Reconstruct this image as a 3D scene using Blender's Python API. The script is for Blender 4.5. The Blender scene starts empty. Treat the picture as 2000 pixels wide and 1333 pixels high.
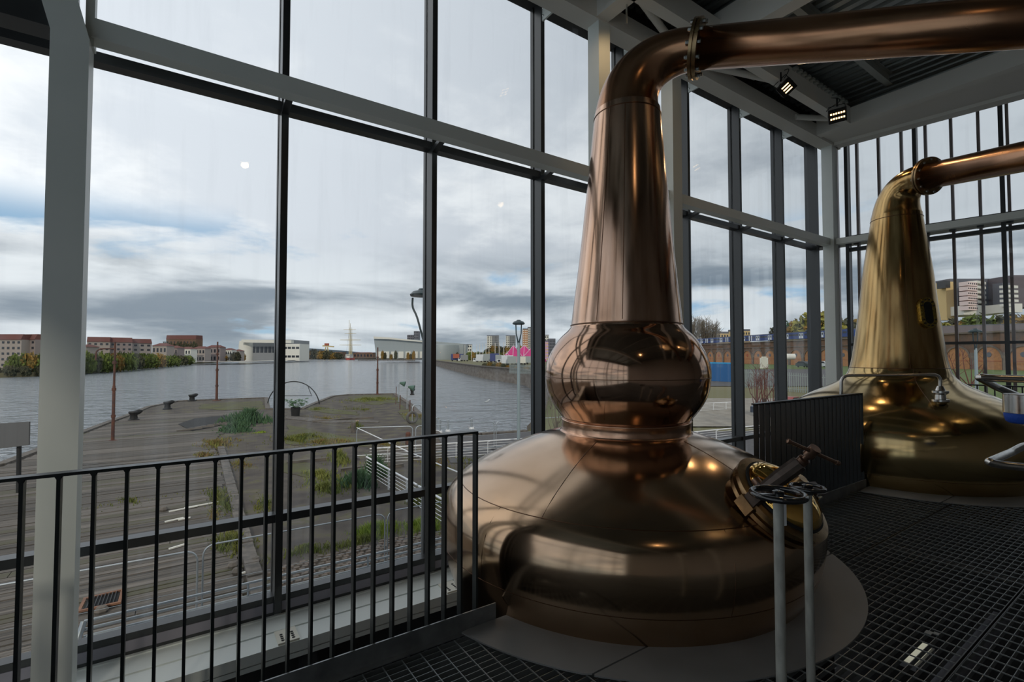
import bpy, math, random
from mathutils import Vector, Matrix, noise as mnoise
random.seed(7)
S = bpy.context.scene
COL = S.collection
PI = math.pi
V = Vector

# ------------------------------------------------------------------ camera
F = 944.0; EYE = 1.55; HY = 696.0; PX, PY = 1000.0, 666.5
AZ = math.atan2(1388, 944); PITCH = math.atan((HY-PY)/F)
FH = V((math.cos(AZ), math.sin(AZ), 0)); RT = V((math.sin(AZ), -math.cos(AZ), 0))
FW = FH*math.cos(PITCH)+V((0, 0, 1))*math.sin(PITCH)
UP = -FH*math.sin(PITCH)+V((0, 0, 1))*math.cos(PITCH)
C0 = V((0, 0, EYE))
cam_d = bpy.data.cameras.new('camera'); cam = bpy.data.objects.new('camera', cam_d); COL.objects.link(cam)
cam_d.sensor_width = 36; cam_d.lens = F/2000*36; cam_d.clip_start = 0.05; cam_d.clip_end = 9000
M = Matrix((RT, UP, -FW)).transposed().to_4x4(); M.translation = C0
cam.matrix_world = M
S.camera = cam

def ray(x, y): return FW+RT*((x-PX)/F)-UP*((y-PY)/F)
def onZ(x, y, z): r = ray(x, y); return C0+r*((z-EYE)/r.z)
def onY(x, y, Y): r = ray(x, y); return C0+r*(Y/r.y)
def onX(x, y, X): r = ray(x, y); return C0+r*(X/r.x)
def at(x, y, fd):
    r = ray(x, y); return C0+r*(fd/(r.x*FH.x+r.y*FH.y))
def RF(r, f, z=0): return V((RT.x*r+FH.x*f, RT.y*r+FH.y*f, z))
def gz(x, fd, z): p = at(x, HY, fd); p.z = z; return p

# ------------------------------------------------------------------ view, world, sun
S.view_settings.view_transform = 'Standard'; S.view_settings.look = 'None'
S.view_settings.exposure = 0.0; S.view_settings.gamma = 1.0
try: S.view_settings.use_curve_mapping = False
except Exception: pass

w = bpy.data.worlds.new('overcast_sky'); S.world = w; w.use_nodes = True
nt = w.node_tree; nt.nodes.clear()
def N(t, **k):
    n = nt.nodes.new(t)
    for a, b in k.items(): setattr(n, a, b)
    return n
def L(a, b): nt.links.new(a, b)
def ramp(fac, stops, interp='EASE'):
    r = N('ShaderNodeValToRGB'); r.color_ramp.interpolation = interp
    els = r.color_ramp.elements
    while len(els) < len(stops): els.new(0.5)
    for e, (p, c) in zip(els, stops):
        e.position = p; e.color = (*(c if isinstance(c, (tuple, list)) else (c, c, c)), 1)
    L(fac, r.inputs[0]); return r.outputs[0]
def mth(op, a, b=None, clamp=False):
    n = N('ShaderNodeMath', operation=op); n.use_clamp = clamp
    for i, v in enumerate((a, b)):
        if v is None: continue
        if isinstance(v, (int, float)): n.inputs[i].default_value = v
        else: L(v, n.inputs[i])
    return n.outputs[0]
def mix(fac, a, b, mode='MIX'):
    n = N('ShaderNodeMix', data_type='RGBA', blend_type=mode); n.clamp_factor = True
    for s, v in ((n.inputs[0], fac), (n.inputs[6], a), (n.inputs[7], b)):
        if isinstance(v, (int, float)): s.default_value = v
        elif isinstance(v, (tuple, list)): s.default_value = (*v, 1)
        else: L(v, s)
    return n.outputs[2]
tc = N('ShaderNodeTexCoord'); sp = N('ShaderNodeSeparateXYZ'); L(tc.outputs['Generated'], sp.inputs[0])
dx, dy, dz = sp.outputs
zz = mth('ADD', mth('MAXIMUM', dz, 0.0), 0.16)
cb = N('ShaderNodeCombineXYZ'); L(mth('DIVIDE', dx, zz), cb.inputs[0]); L(mth('DIVIDE', dy, zz), cb.inputs[1])
def noise(vec, scale, detail, rough, off=(0, 0, 0), dist=0.0):
    mp = N('ShaderNodeMapping'); mp.inputs['Location'].default_value = off; L(vec, mp.inputs[0])
    n = N('ShaderNodeTexNoise'); n.inputs['Scale'].default_value = scale; n.inputs['Detail'].default_value = detail
    n.inputs['Roughness'].default_value = rough; n.inputs['Distortion'].default_value = dist
    L(mp.outputs[0], n.inputs['Vector']); return n.outputs['Fac']
cover = noise(cb.outputs[0], 0.85, 8, 0.55, (3.1, 1.7, 0), 0.25)
body = noise(cb.outputs[0], 0.55, 7, 0.5, (9.4, 4.2, 0), 0.4)
fine = noise(cb.outputs[0], 2.6, 8, 0.6, (0.5, 7.7, 0), 0.2)
# brightness falls away from the hidden sun in the west
west = N('ShaderNodeVectorMath', operation='DOT_PRODUCT'); L(tc.outputs['Generated'], west.inputs[0])
wd = V((math.cos(math.radians(122)), math.sin(math.radians(122)), 0.35)).normalized(); west.inputs[1].default_value = wd
wf = ramp(west.outputs['Value'], [(0.0, 0.0), (0.95, 1.0)], 'LINEAR')
blue = ramp(dz, [(0.0, (0.42, 0.58, 0.70)), (0.12, (0.33, 0.52, 0.72)), (0.6, (0.22, 0.38, 0.66))])
low = ramp(dz, [(0.0, 1.0), (0.13, 0.9), (0.24, 0.0)])          # the cloud bank low over the horizon
cb2 = N('ShaderNodeMath', operation='MULTIPLY'); 
mixbody = mth('ADD', mth('MULTIPLY', body, 0.7), mth('MULTIPLY', fine, 0.3))
white = mix(wf, (0.56, 0.61, 0.66), (1.12, 1.14, 1.16))
grey = mix(wf, (0.34, 0.385, 0.44), (0.84, 0.89, 0.96))
cloud = mix(ramp(mixbody, [(0.43, 0.0), (0.57, 1.0)]), grey, white)
# flat grey undersides of the low bank, seen edge on
cbl = N('ShaderNodeCombineXYZ'); L(dx, cbl.inputs[0]); L(dy, cbl.inputs[1]); L(mth('MULTIPLY', dz, 4.6), cbl.inputs[2])
bank = noise(cbl.outputs[0], 2.7, 8, 0.50, (1.3, 2.2, 0.30), 0.35)
bankc = mix(ramp(bank, [(0.38, 0.0), (0.62, 1.0)]), (0.14, 0.195, 0.255), (0.80, 0.85, 0.89))
lowmix = mth('MULTIPLY', low, 0.85)
cloud = mix(lowmix, cloud, bankc)
cov = mth('MAXIMUM', ramp(cover, [(0.32, 0.0), (0.42, 1.0)]), ramp(dz, [(0.19, 0.0), (0.27, 1.0)]))
sky = mix(cov, blue, cloud)
hor = ramp(dz, [(0.0, 1.0), (0.035, 0.0)])
sky = mix(mth('MULTIPLY', hor, 0.6), sky, (0.45, 0.55, 0.62))
bg = N('ShaderNodeBackground'); L(sky, bg.inputs[0]); bg.inputs[1].default_value = 1.0
out = N('ShaderNodeOutputWorld'); L(bg.outputs[0], out.inputs[0])

sun_d = bpy.data.lights.new('sun', 'SUN'); sun = bpy.data.objects.new('sun', sun_d); COL.objects.link(sun)
sun_d.energy = 1.1; sun_d.angle = math.radians(3); sun_d.color = (1.0, 0.9, 0.76)
sd = V((-0.40, -0.80, 0.46)).normalized()          # towards the sun: behind the building, low
sun.rotation_euler = sd.to_track_quat('Z', 'Y').to_euler()

# ------------------------------------------------------------------ materials
MATS = {}
def mat(name, col, rough=0.5, metal=0.0, col2=None, nscale=6.0, nrough=0.0, bump=0.0, stretch=(1, 1, 1), detail=5, coat=0.0, spec=0.5, emit=None, estr=0.0, ramp_=(0.35, 0.65), objspace=False):
    m = bpy.data.materials.new(name); m.use_nodes = True
    t = m.node_tree; b = t.nodes['Principled BSDF']
    b.inputs['Base Color'].default_value = (*col, 1); b.inputs['Roughness'].default_value = rough; b.inputs['Metallic'].default_value = metal
    b.inputs['Specular IOR Level'].default_value = spec
    b.inputs['Coat Weight'].default_value = coat; b.inputs['Coat Roughness'].default_value = 0.08
    if emit: b.inputs['Emission Color'].default_value = (*emit, 1); b.inputs['Emission Strength'].default_value = estr
    if col2 or nrough or bump:
        if objspace:
            g = t.nodes.new('ShaderNodeTexCoord'); src = g.outputs['Object']
        else:
            g = t.nodes.new('ShaderNodeNewGeometry'); src = g.outputs['Position']
        mp = t.nodes.new('ShaderNodeMapping'); mp.inputs['Scale'].default_value = stretch; t.links.new(src, mp.inputs[0])
        n = t.nodes.new('ShaderNodeTexNoise'); n.inputs['Scale'].default_value = nscale; n.inputs['Detail'].default_value = detail
        t.links.new(mp.outputs[0], n.inputs['Vector'])
        if col2:
            r = t.nodes.new('ShaderNodeValToRGB'); r.color_ramp.elements[0].position = ramp_[0]; r.color_ramp.elements[1].position = ramp_[1]
            r.color_ramp.elements[0].color = (*col, 1); r.color_ramp.elements[1].color = (*col2, 1)
            t.links.new(n.outputs['Fac'], r.inputs[0]); t.links.new(r.outputs[0], b.inputs['Base Color'])
        if nrough:
            mr = t.nodes.new('ShaderNodeMapRange'); mr.inputs['To Min'].default_value = max(0.02, rough-nrough); mr.inputs['To Max'].default_value = rough+nrough
            mr.inputs['From Min'].default_value = 0.3; mr.inputs['From Max'].default_value = 0.7
            t.links.new(n.outputs['Fac'], mr.inputs[0]); t.links.new(mr.outputs[0], b.inputs['Roughness'])
        if bump:
            bp = t.nodes.new('ShaderNodeBump'); bp.inputs['Strength'].default_value = 1.0; bp.inputs['Distance'].default_value = bump
            t.links.new(n.outputs['Fac'], bp.inputs['Height']); t.links.new(bp.outputs[0], b.inputs['Normal'])
    MATS[name] = m; return m

COP = mat('copper_pot', (0.46, 0.305, 0.19), 0.15, 1.0, (0.56, 0.39, 0.26), 1.6, 0.05, 0.0008, (1, 1, 1), 4)
COPN = mat('copper_neck', (0.44, 0.27, 0.18), 0.16, 1.0, (0.68, 0.46, 0.34), 7.0, 0.07, 0.0006, (1.6, 1.6, 0.12), 6)
COPB = mat('copper_ball', (0.46, 0.28, 0.19), 0.10, 1.0, (0.58, 0.37, 0.26), 4.0, 0.04, 0.0005, (1, 1, 0.5), 4)
COPL = mat('copper_bright_band', (0.66, 0.40, 0.27), 0.22, 1.0, (0.50, 0.29, 0.19), 9.0, 0.05, 0.0005, (1.5, 1.5, 0.3), 4)
COPA = mat('copper_arm', (0.40, 0.215, 0.12), 0.24, 1.0, (0.48, 0.26, 0.15), 3.0, 0.04, 0.0005, (1, 1, 1), 4)
GOLD = mat('golden_copper_pot', (0.44, 0.31, 0.14), 0.15, 1.0, (0.54, 0.40, 0.20), 1.8, 0.05, 0.0008, (1, 1, 1), 4)
GOLDN = mat('golden_copper_neck', (0.34, 0.205, 0.08), 0.18, 1.0, (0.56, 0.38, 0.17), 7.0, 0.07, 0.0006, (1.6, 1.6, 0.12), 6)
SEAM = mat('seam', (0.16, 0.085, 0.05), 0.35, 1.0)
BRASS = mat('polished_brass', (0.86, 0.52, 0.14), 0.045, 1.0)
BRASSD = mat('aged_brass', (0.42, 0.29, 0.15), 0.32, 1.0, (0.28, 0.19, 0.11), 14, 0.08, 0.001)
BRASSY = mat('yellow_brass', (0.72, 0.53, 0.12), 0.3, 1.0, (0.40, 0.28, 0.08), 40, 0.1)
BOLT = mat('bolt_steel', (0.62, 0.64, 0.62), 0.25, 1.0)
IRON = mat('dark_iron', (0.075, 0.062, 0.055), 0.42, 0.7, (0.12, 0.09, 0.075), 20, 0.1, 0.001)
BRONZE = mat('bronze_screw', (0.26, 0.16, 0.11), 0.35, 0.9, (0.18, 0.11, 0.08), 25, 0.1, 0.001)
WHEEL = mat('black_enamel', (0.012, 0.012, 0.013), 0.12, 0.0, spec=0.8)
PGREY = mat('grey_painted_post', (0.30, 0.30, 0.27), 0.5, 0.2, (0.42, 0.42, 0.38), 30, 0.1, 0.0005, (1, 1, .4))
STAIN = mat('stainless', (0.60, 0.58, 0.55), 0.22, 1.0, nscale=60, nrough=0.05, stretch=(1, 1, 1))
WHITE = mat('white_steel_paint', (0.80, 0.84, 0.81), 0.42, 0.0, (0.74, 0.79, 0.76), 1.5)
CREAM = mat('cream_plate', (0.72, 0.70, 0.60), 0.45)
HOLE = mat('black_hole', (0.01, 0.01, 0.01), 0.8)
ANTH = mat('anthracite_aluminium', (0.055, 0.058, 0.060), 0.32, 0.35)
ANTHL = mat('mullion_side_grey', (0.10, 0.105, 0.108), 0.36, 0.3)
SILL = mat('mauve_grey_sill', (0.26, 0.25, 0.29), 0.5)
FIN = mat('brown_fin', (0.24, 0.19, 0.18), 0.45, 0.2)
RAILB = mat('black_powder_coat', (0.022, 0.026, 0.027), 0.33, 0.3, nscale=30, nrough=0.05)
GALV = mat('galvanised_plate', (0.24, 0.25, 0.255), 0.42, 0.75, (0.36, 0.37, 0.375), 9, 0.1, 0.0004)
GRATE = mat('galvanised_grating', (0.30, 0.32, 0.32), 0.4, 0.7)
PLATE = mat('grey_floor_plate', (0.25, 0.25, 0.245), 0.5, 0.3, (0.29, 0.29, 0.285), 3.0, 0.05)
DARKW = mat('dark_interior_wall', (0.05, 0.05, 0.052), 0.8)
MIDW = mat('grey_interior_wall', (0.32, 0.30, 0.28), 0.7)
DECK = mat('roof_deck', (0.38, 0.41, 0.40), 0.35, 0.6)
PURL = mat('galvanised_purlin', (0.42, 0.44, 0.41), 0.45, 0.4)
RAFT = mat('grey_roof_steel', (0.78, 0.77, 0.72), 0.5, 0.0)
LAMPB = mat('black_lamp_housing', (0.02, 0.02, 0.02), 0.4, 0.3)
LEDM = mat('warm_led', (1, 0.8, 0.5), 0.5, emit=(1.0, 0.62, 0.26), estr=5.0)
BLUEC = mat('blue_cloth', (0.01, 0.07, 0.42), 0.7, nscale=40, bump=0.004)
PAPER = mat('white_tag', (0.75, 0.76, 0.78), 0.6)
# outdoors
WHARF = mat('wharf_gravel', (0.065, 0.053, 0.046), 0.95, 0, (0.135, 0.11, 0.09), 0.8, 0, 0.02, detail=10)
_r = [n_ for n_ in WHARF.node_tree.nodes if n_.type == 'VALTORGB'][0].color_ramp
for p_, c_ in ((0.55, (0.105, 0.088, 0.07)), (0.61, (0.11, 0.10, 0.05)), (0.74, (0.12, 0.12, 0.045))):
    e_ = _r.elements.new(p_); e_.color = (*c_, 1)
_r.elements[len(_r.elements)-1].color = (0.14, 0.145, 0.05, 1)
PLANK = mat('weathered_wharf_plank', (0.155, 0.132, 0.108), 0.9, 0, (0.05, 0.045, 0.040), 2.0, 0, 0.01, (0.16, 6, 1), 9)
PLANK2 = mat('pale_wharf_plank', (0.215, 0.185, 0.155), 0.9, 0, (0.075, 0.066, 0.056), 2.2, 0, 0.01, (0.18, 6, 1), 9)
PLANK3 = mat('mossy_wharf_plank', (0.10, 0.095, 0.05), 0.95, 0, (0.12, 0.105, 0.09), 1.4, 0, 0.01, (0.2, 5, 1), 8)
KERBS = mat('stone_kerb', (0.18, 0.155, 0.13), 0.9, 0, (0.095, 0.085, 0.075), 3, 0, 0.01)
COBB = mat('brown_cobble', (0.20, 0.15, 0.115), 0.85, 0, (0.12, 0.10, 0.08), 5, 0, 0.01)
ASPH = mat('dark_asphalt', (0.085, 0.082, 0.085), 0.9, 0, (0.11, 0.105, 0.105), 3)
MOSS = mat('moss', (0.085, 0.072, 0.05), 1.0, 0, (0.115, 0.12, 0.04), 0.9, 0, 0.02)
QWALL = mat('quay_wall_stone', (0.17, 0.14, 0.115), 0.9, 0, (0.25, 0.22, 0.19), 0.35, 0, 0.05, (1, 1, 3), 8)
RUSTP = mat('rusty_pole', (0.16, 0.065, 0.04), 0.85, 0.1, (0.09, 0.05, 0.045), 3)
RUSTF = mat('rusty_orange_frame', (0.30, 0.15, 0.085), 0.85, 0, (0.22, 0.11, 0.07), 5)
BLKI = mat('black_cast_iron', (0.025, 0.025, 0.025), 0.6, 0.2)
GALVO = mat('galvanised_tube', (0.46, 0.50, 0.53), 0.4, 0.5)
WTUBE = mat('white_tube', (0.80, 0.80, 0.80), 0.4)
LPOST = mat('lamp_post_grey', (0.33, 0.40, 0.42), 0.45, 0.2)
LHEAD = mat('lamp_head_dark', (0.035, 0.055, 0.06), 0.35, 0.3)
GRASSM = mat('grass_green', (0.13, 0.17, 0.04), 0.9, 0, (0.26, 0.27, 0.07), 1.2)
GRASSL = mat('bright_grass', (0.20, 0.30, 0.03), 0.9, 0, (0.36, 0.42, 0.07), 3)
WEEDR = mat('reddish_weed', (0.26, 0.16, 0.07), 0.9, 0, (0.20, 0.22, 0.05), 3)
WEEDY = mat('yellow_green_weed', (0.20, 0.20, 0.035), 0.9, 0, (0.10, 0.13, 0.03), 2)
SHRG = mat('blue_green_shrub', (0.055, 0.12, 0.06), 0.9, 0, (0.10, 0.18, 0.08), 4)
LEAFG = mat('bank_green', (0.16, 0.21, 0.035), 0.9, 0, (0.07, 0.09, 0.025), 0.35)
LEAFO = mat('autumn_orange', (0.34, 0.19, 0.04), 0.9, 0, (0.20, 0.15, 0.04), 0.4)
LEAFY = mat('autumn_yellow', (0.38, 0.33, 0.06), 0.9, 0, (0.20, 0.20, 0.05), 0.3)
LEAFD = mat('dark_leaves', (0.045, 0.055, 0.03), 0.95, 0, (0.10, 0.09, 0.05), 0.3)
TWIG = mat('bare_twigs', (0.20, 0.17, 0.13), 0.95)
TWIGR = mat('red_brown_twigs', (0.16, 0.07, 0.055), 0.95)
BARK = mat('bark', (0.09, 0.07, 0.055), 0.95)
FARLAND = mat('far_land', (0.13, 0.14, 0.06), 0.95, 0, (0.20, 0.17, 0.09), 0.03)
FARDK = mat('far_dark_land', (0.06, 0.065, 0.06), 0.95, 0, (0.10, 0.09, 0.07), 0.02)
HILLM = mat('far_hill', (0.10, 0.13, 0.16), 1.0)
PBEIGE = mat('beige_render', (0.38, 0.33, 0.30), 0.9)
PPINKG = mat('pink_grey_render', (0.30, 0.25, 0.24), 0.9)
ROOFT = mat('red_tile_roof', (0.17, 0.07, 0.06), 0.9)
WINM = mat('dark_window', (0.03, 0.035, 0.045), 0.15)
WHITEB = mat('white_cladding', (0.78, 0.76, 0.68), 0.6)
GREYB = mat('grey_cladding', (0.27, 0.28, 0.29), 0.6)
GREYD = mat('slate_grey_cladding', (0.13, 0.135, 0.16), 0.7)
ZINC = mat('zinc_cladding', (0.36, 0.40, 0.41), 0.45, 0.3)
BRICKM = mat('viaduct_brick', (0.23, 0.125, 0.075), 0.9, 0, (0.14, 0.095, 0.07), 0.6, 0, 0.0, (1, 1, 1), 8)
BRICKO = mat('orange_brick', (0.52, 0.25, 0.11), 0.9, 0, (0.42, 0.20, 0.10), 1.5)
STONEP = mat('stone_pier', (0.16, 0.13, 0.11), 0.95, 0, (0.22, 0.17, 0.13), 1)
TRAINB = mat('train_blue', (0.025, 0.06, 0.22), 0.3)
TRAINW = mat('train_white', (0.75, 0.78, 0.82), 0.4)
HOARD = mat('blue_hoarding', (0.02, 0.12, 0.32), 0.6)
PALIS = mat('palisade_grey', (0.33, 0.37, 0.35), 0.5, 0.4)
PINK = mat('pink_canvas', (0.68, 0.055, 0.24), 0.7, 0, (0.52, 0.04, 0.19), 0.2)
GOLDS = mat('ship_spar', (0.62, 0.50, 0.26), 0.6)
REDH = mat('hull_red', (0.50, 0.10, 0.08), 0.6)
BLUEV = mat('container_blue', (0.05, 0.07, 0.22), 0.5)
REDB = mat('red_panel', (0.42, 0.11, 0.06), 0.6)
SIGNM = mat('board_back', (0.12, 0.115, 0.11), 0.6)
FUNG = mat('green_hopper', (0.07, 0.15, 0.11), 0.6)
BIRD = mat('gull_grey', (0.55, 0.57, 0.58), 0.8)
YELL = mat('sunlit_yellow_wall', (0.68, 0.50, 0.24), 0.8)
TOWP = mat('tower_pink', (0.62, 0.40, 0.66), 0.8)
TOWY = mat('tower_yellow', (0.72, 0.55, 0.14), 0.8)

def glass_mat():
    m = bpy.data.materials.new('window_glass'); m.use_nodes = True; t = m.node_tree; t.nodes.clear()
    o = t.nodes.new('ShaderNodeOutputMaterial'); tr = t.nodes.new('ShaderNodeBsdfTransparent'); tr.inputs[0].default_value = (0.975, 0.985, 0.985, 1)
    gl = t.nodes.new('ShaderNodeBsdfGlossy'); gl.inputs['Roughness'].default_value = 0.0
    df = t.nodes.new('ShaderNodeBsdfTranslucent'); df.inputs[0].default_value = (0.8, 0.85, 0.9, 1)
    lw = t.nodes.new('ShaderNodeLayerWeight'); lw.inputs['Blend'].default_value = 0.5
    pw_ = t.nodes.new('ShaderNodeMath'); pw_.operation = 'POWER'; pw_.inputs[1].default_value = 5.0; t.links.new(lw.outputs['Facing'], pw_.inputs[0])
    fr = t.nodes.new('ShaderNodeMath'); fr.operation = 'MULTIPLY_ADD'; fr.inputs[1].default_value = 0.5; fr.inputs[2].default_value = 0.02; t.links.new(pw_.outputs[0], fr.inputs[0])
    m1 = t.nodes.new('ShaderNodeMixShader'); t.links.new(fr.outputs[0], m1.inputs[0]); t.links.new(tr.outputs[0], m1.inputs[1]); t.links.new(gl.outputs[0], m1.inputs[2])
    g = t.nodes.new('ShaderNodeNewGeometry'); mp = t.nodes.new('ShaderNodeMapping'); mp.inputs['Scale'].default_value = (3, 3, 0.3); t.links.new(g.outputs['Position'], mp.inputs[0])
    n = t.nodes.new('ShaderNodeTexNoise'); n.inputs['Scale'].default_value = 3.0; n.inputs['Detail'].default_value = 6; t.links.new(mp.outputs[0], n.inputs['Vector'])
    mr = t.nodes.new('ShaderNodeMapRange'); mr.inputs['From Min'].default_value = 0.52; mr.inputs['From Max'].default_value = 0.78; mr.inputs['To Max'].default_value = 0.05
    t.links.new(n.outputs['Fac'], mr.inputs[0])
    m2 = t.nodes.new('ShaderNodeMixShader'); t.links.new(mr.outputs[0], m2.inputs[0]); t.links.new(m1.outputs[0], m2.inputs[1]); t.links.new(df.outputs[0], m2.inputs[2])
    t.links.new(m2.outputs[0], o.inputs[0]); return m
GLASS = glass_mat()

def water_mat():
    m = bpy.data.materials.new('river_water'); m.use_nodes = True; t = m.node_tree; b = t.nodes['Principled BSDF']
    b.inputs['Base Color'].default_value = (0.20, 0.225, 0.25, 1); b.inputs['Roughness'].default_value = 0.12; b.inputs['Specular IOR Level'].default_value = 0.9
    g = t.nodes.new('ShaderNodeNewGeometry')
    h = None
    for sc, st, d in ((0.16, (1, 1.6, 1), 1.5), (0.9, (1, 1.5, 1), 0.45)):
        mp = t.nodes.new('ShaderNodeMapping'); mp.inputs['Scale'].default_value = st; mp.inputs['Rotation'].default_value = (0, 0, 0.4)
        t.links.new(g.outputs['Position'], mp.inputs[0])
        n = t.nodes.new('ShaderNodeTexNoise'); n.inputs['Scale'].default_value = sc; n.inputs['Detail'].default_value = 4; n.inputs['Distortion'].default_value = 0.6
        t.links.new(mp.outputs[0], n.inputs['Vector'])
        bp = t.nodes.new('ShaderNodeBump'); bp.inputs['Strength'].default_value = 1.0; bp.inputs['Distance'].default_value = d
        t.links.new(n.outputs['Fac'], bp.inputs['Height'])
        if h: t.links.new(h.outputs[0], bp.inputs['Normal'])
        h = bp
    t.links.new(h.outputs[0], b.inputs['Normal']); return m
WATER = water_mat()

# ------------------------------------------------------------------ mesh helpers
class MB:
    def __init__(s): s.v = []; s.f = []
    def add(s, vs, fs):
        o = len(s.v); s.v += [tuple(p) for p in vs]; s.f += [tuple(o+i for i in f) for f in fs]; return s
    def box(s, x0, x1, y0, y1, z0, z1):
        return s.hexa([(x0, y0, z0), (x1, y0, z0), (x1, y1, z0), (x0, y1, z0), (x0, y0, z1), (x1, y0, z1), (x1, y1, z1), (x0, y1, z1)])
    def hexa(s, p): return s.add(p, [(0, 3, 2, 1), (4, 5, 6, 7), (0, 1, 5, 4), (1, 2, 6, 5), (2, 3, 7, 6), (3, 0, 4, 7)])
    def obox(s, c, ax, ay, az):      # centre, half-axis vectors
        c, ax, ay, az = V(c), V(ax), V(ay), V(az)
        return s.hexa([c-ax-ay-az, c+ax-ay-az, c+ax+ay-az, c-ax+ay-az, c-ax-ay+az, c+ax-ay+az, c+ax+ay+az, c-ax+ay+az])
    def bar(s, a, b, w, h, up=(0, 0, 1)):     # box bar between two points, w across, h along 'up'
        a, b = V(a), V(b); d = (b-a); l = d.length
        if l < 1e-6: return s
        d /= l; u = V(up)
        if abs(d.dot(u)) > 0.98: u = V((1, 0, 0)) if abs(d.x) < .9 else V((0, 1, 0))
        sd_ = d.cross(u).normalized(); u = sd_.cross(d).normalized()
        return s.obox((a+b)/2, d*l/2, sd_*w/2, u*h/2)
    def tube(s, pts, r, n=10, cap=True):
        pts = [V(p) for p in pts]; rs = r if isinstance(r, (list, tuple)) else [r]*len(pts)
        T = []
        for i in range(len(pts)):
            a = pts[max(i-1, 0)]; b = pts[min(i+1, len(pts)-1)]; T.append((b-a).normalized())
        t0 = T[0]; u = V((0, 0, 1)) if abs(t0.z) < .9 else V((1, 0, 0))
        nrm = (u-t0*u.dot(t0)).normalized(); rings = []
        for i, p in enumerate(pts):
            t = T[i]; nrm = (nrm-t*nrm.dot(t)).normalized(); bn = t.cross(nrm)
            rings.append([p+(nrm*math.cos(2*PI*k/n)+bn*math.sin(2*PI*k/n))*rs[i] for k in range(n)])
        vs = [q for rg in rings for q in rg]; fs = []
        for i in range(len(pts)-1):
            for k in range(n): fs.append((i*n+k, i*n+(k+1) % n, (i+1)*n+(k+1) % n, (i+1)*n+k))
        if cap: fs.append(tuple(range(n-1, -1, -1))); fs.append(tuple((len(pts)-1)*n+k for k in range(n)))
        return s.add(vs, fs)
    def lathe(s, prof, n=48, org=(0, 0, 0), axis=(0, 0, 1), xdir=None, off=None, cap=False):   # prof: (r, h)
        ax = V(axis).normalized(); x = V(xdir) if xdir else (V((1, 0, 0)) if abs(ax.x) < .9 else V((0, 1, 0)))
        x = (x-ax*x.dot(ax)).normalized(); y = ax.cross(x); org = V(org); vs = []; fs = []
        for (r, h) in prof:
            c = org+ax*h
            if off: c = V(off(h))
            for k in range(n): vs.append(c+(x*math.cos(2*PI*k/n)+y*math.sin(2*PI*k/n))*r)
        for i in range(len(prof)-1):
            for k in range(n): fs.append((i*n+k, i*n+(k+1) % n, (i+1)*n+(k+1) % n, (i+1)*n+k))
        if cap: fs.append(tuple(range(n-1, -1, -1))); fs.append(tuple((len(prof)-1)*n+k for k in range(n)))
        return s.add(vs, fs)
    def prism(s, poly, z0, z1):      # poly: list of (x,y) or Vectors
        n = len(poly); vs = [(p[0], p[1], z0) for p in poly]+[(p[0], p[1], z1) for p in poly]
        fs = [tuple(range(n-1, -1, -1)), tuple(range(n, 2*n))]+[(i, (i+1) % n, n+(i+1) % n, n+i) for i in range(n)]
        return s.add(vs, fs)
    def extr(s, pts, d):            # closed 3d outline swept along vector d
        n = len(pts); d = V(d); vs = [V(p) for p in pts]+[V(p)+d for p in pts]
        fs = [tuple(range(n-1, -1, -1)), tuple(range(n, 2*n))]+[(i, (i+1) % n, n+(i+1) % n, n+i) for i in range(n)]
        return s.add(vs, fs)
    def build(s, name, m, parent=None, smooth=False, kind=None, label=None):
        me = bpy.data.meshes.new(name); me.from_pydata(s.v, [], s.f); me.materials.append(m)
        import bmesh as bmm
        bm_ = bmm.new(); bm_.from_mesh(me); bmm.ops.recalc_face_normals(bm_, faces=bm_.faces); bm_.to_mesh(me); bm_.free()
        if smooth:
            me.polygons.foreach_set('use_smooth', [True]*len(me.polygons))
            if smooth != 'all':
                try: me.set_sharp_from_angle(angle=math.radians(40))
                except Exception: pass
        me.update()
        o = bpy.data.objects.new(name, me); COL.objects.link(o)
        if parent is not None: setpar(o, parent)
        if kind: o['kind'] = kind
        if label: o['label'] = label
        return o
def setpar(o, p):
    o.parent = p
    o.matrix_parent_inverse = PW(p).inverted()
WM = {}
def PW(p):
    m = Matrix.Translation(p.location)
    if p.parent: m = PW(p.parent) @ p.matrix_parent_inverse @ m
    return m
def thing(name, label, cat, loc=(0, 0, 0), group=None):
    o = bpy.data.objects.new(name, None); COL.objects.link(o); o.location = loc; o.empty_display_size = .1
    o['label'] = label; o['category'] = cat
    if group: o['group'] = group
    return o
def tag(o, label, cat, group=None, kind=None):
    o['label'] = label; o['category'] = cat
    if group: o['group'] = group
    if kind: o['kind'] = kind
    return o
def struct(name, loc=(0, 0, 0)):
    o = bpy.data.objects.new(name, None); COL.objects.link(o); o.location = loc; o['kind'] = 'structure'; return o
def sm(a, b, t): return a+(b-a)*t
def arc3(a, corner, b, n=6):      # rounded corner from a to b round 'corner'
    a, c, b = V(a), V(corner), V(b)
    return [a*(1-t)**2+c*2*t*(1-t)+b*t*t for t in [i/n for i in range(n+1)]]
def rounded(pts, r, n=5):
    pts = [V(p) for p in pts]; o = [pts[0]]
    for i in range(1, len(pts)-1):
        p = pts[i]; a = (pts[i-1]-p); b = (pts[i+1]-p); ra = min(r, a.length*.45); rb = min(r, b.length*.45)
        o += arc3(p+a.normalized()*ra, p, p+b.normalized()*rb, n)
    return o+[pts[-1]]

# ------------------------------------------------------------------ building shell
GY = 4.95          # glass plane of the river side
ZG = -5.0          # ground outside
DB = V((0.155, -0.988, 0)).normalized()      # direction of the skewed end wall
CB = V((11.28, 4.95, 0))                     # its corner
NB = V((DB.y, -DB.x, 0))                     # points back into the room (towards -X)
if NB.x > 0: NB = -NB

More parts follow.
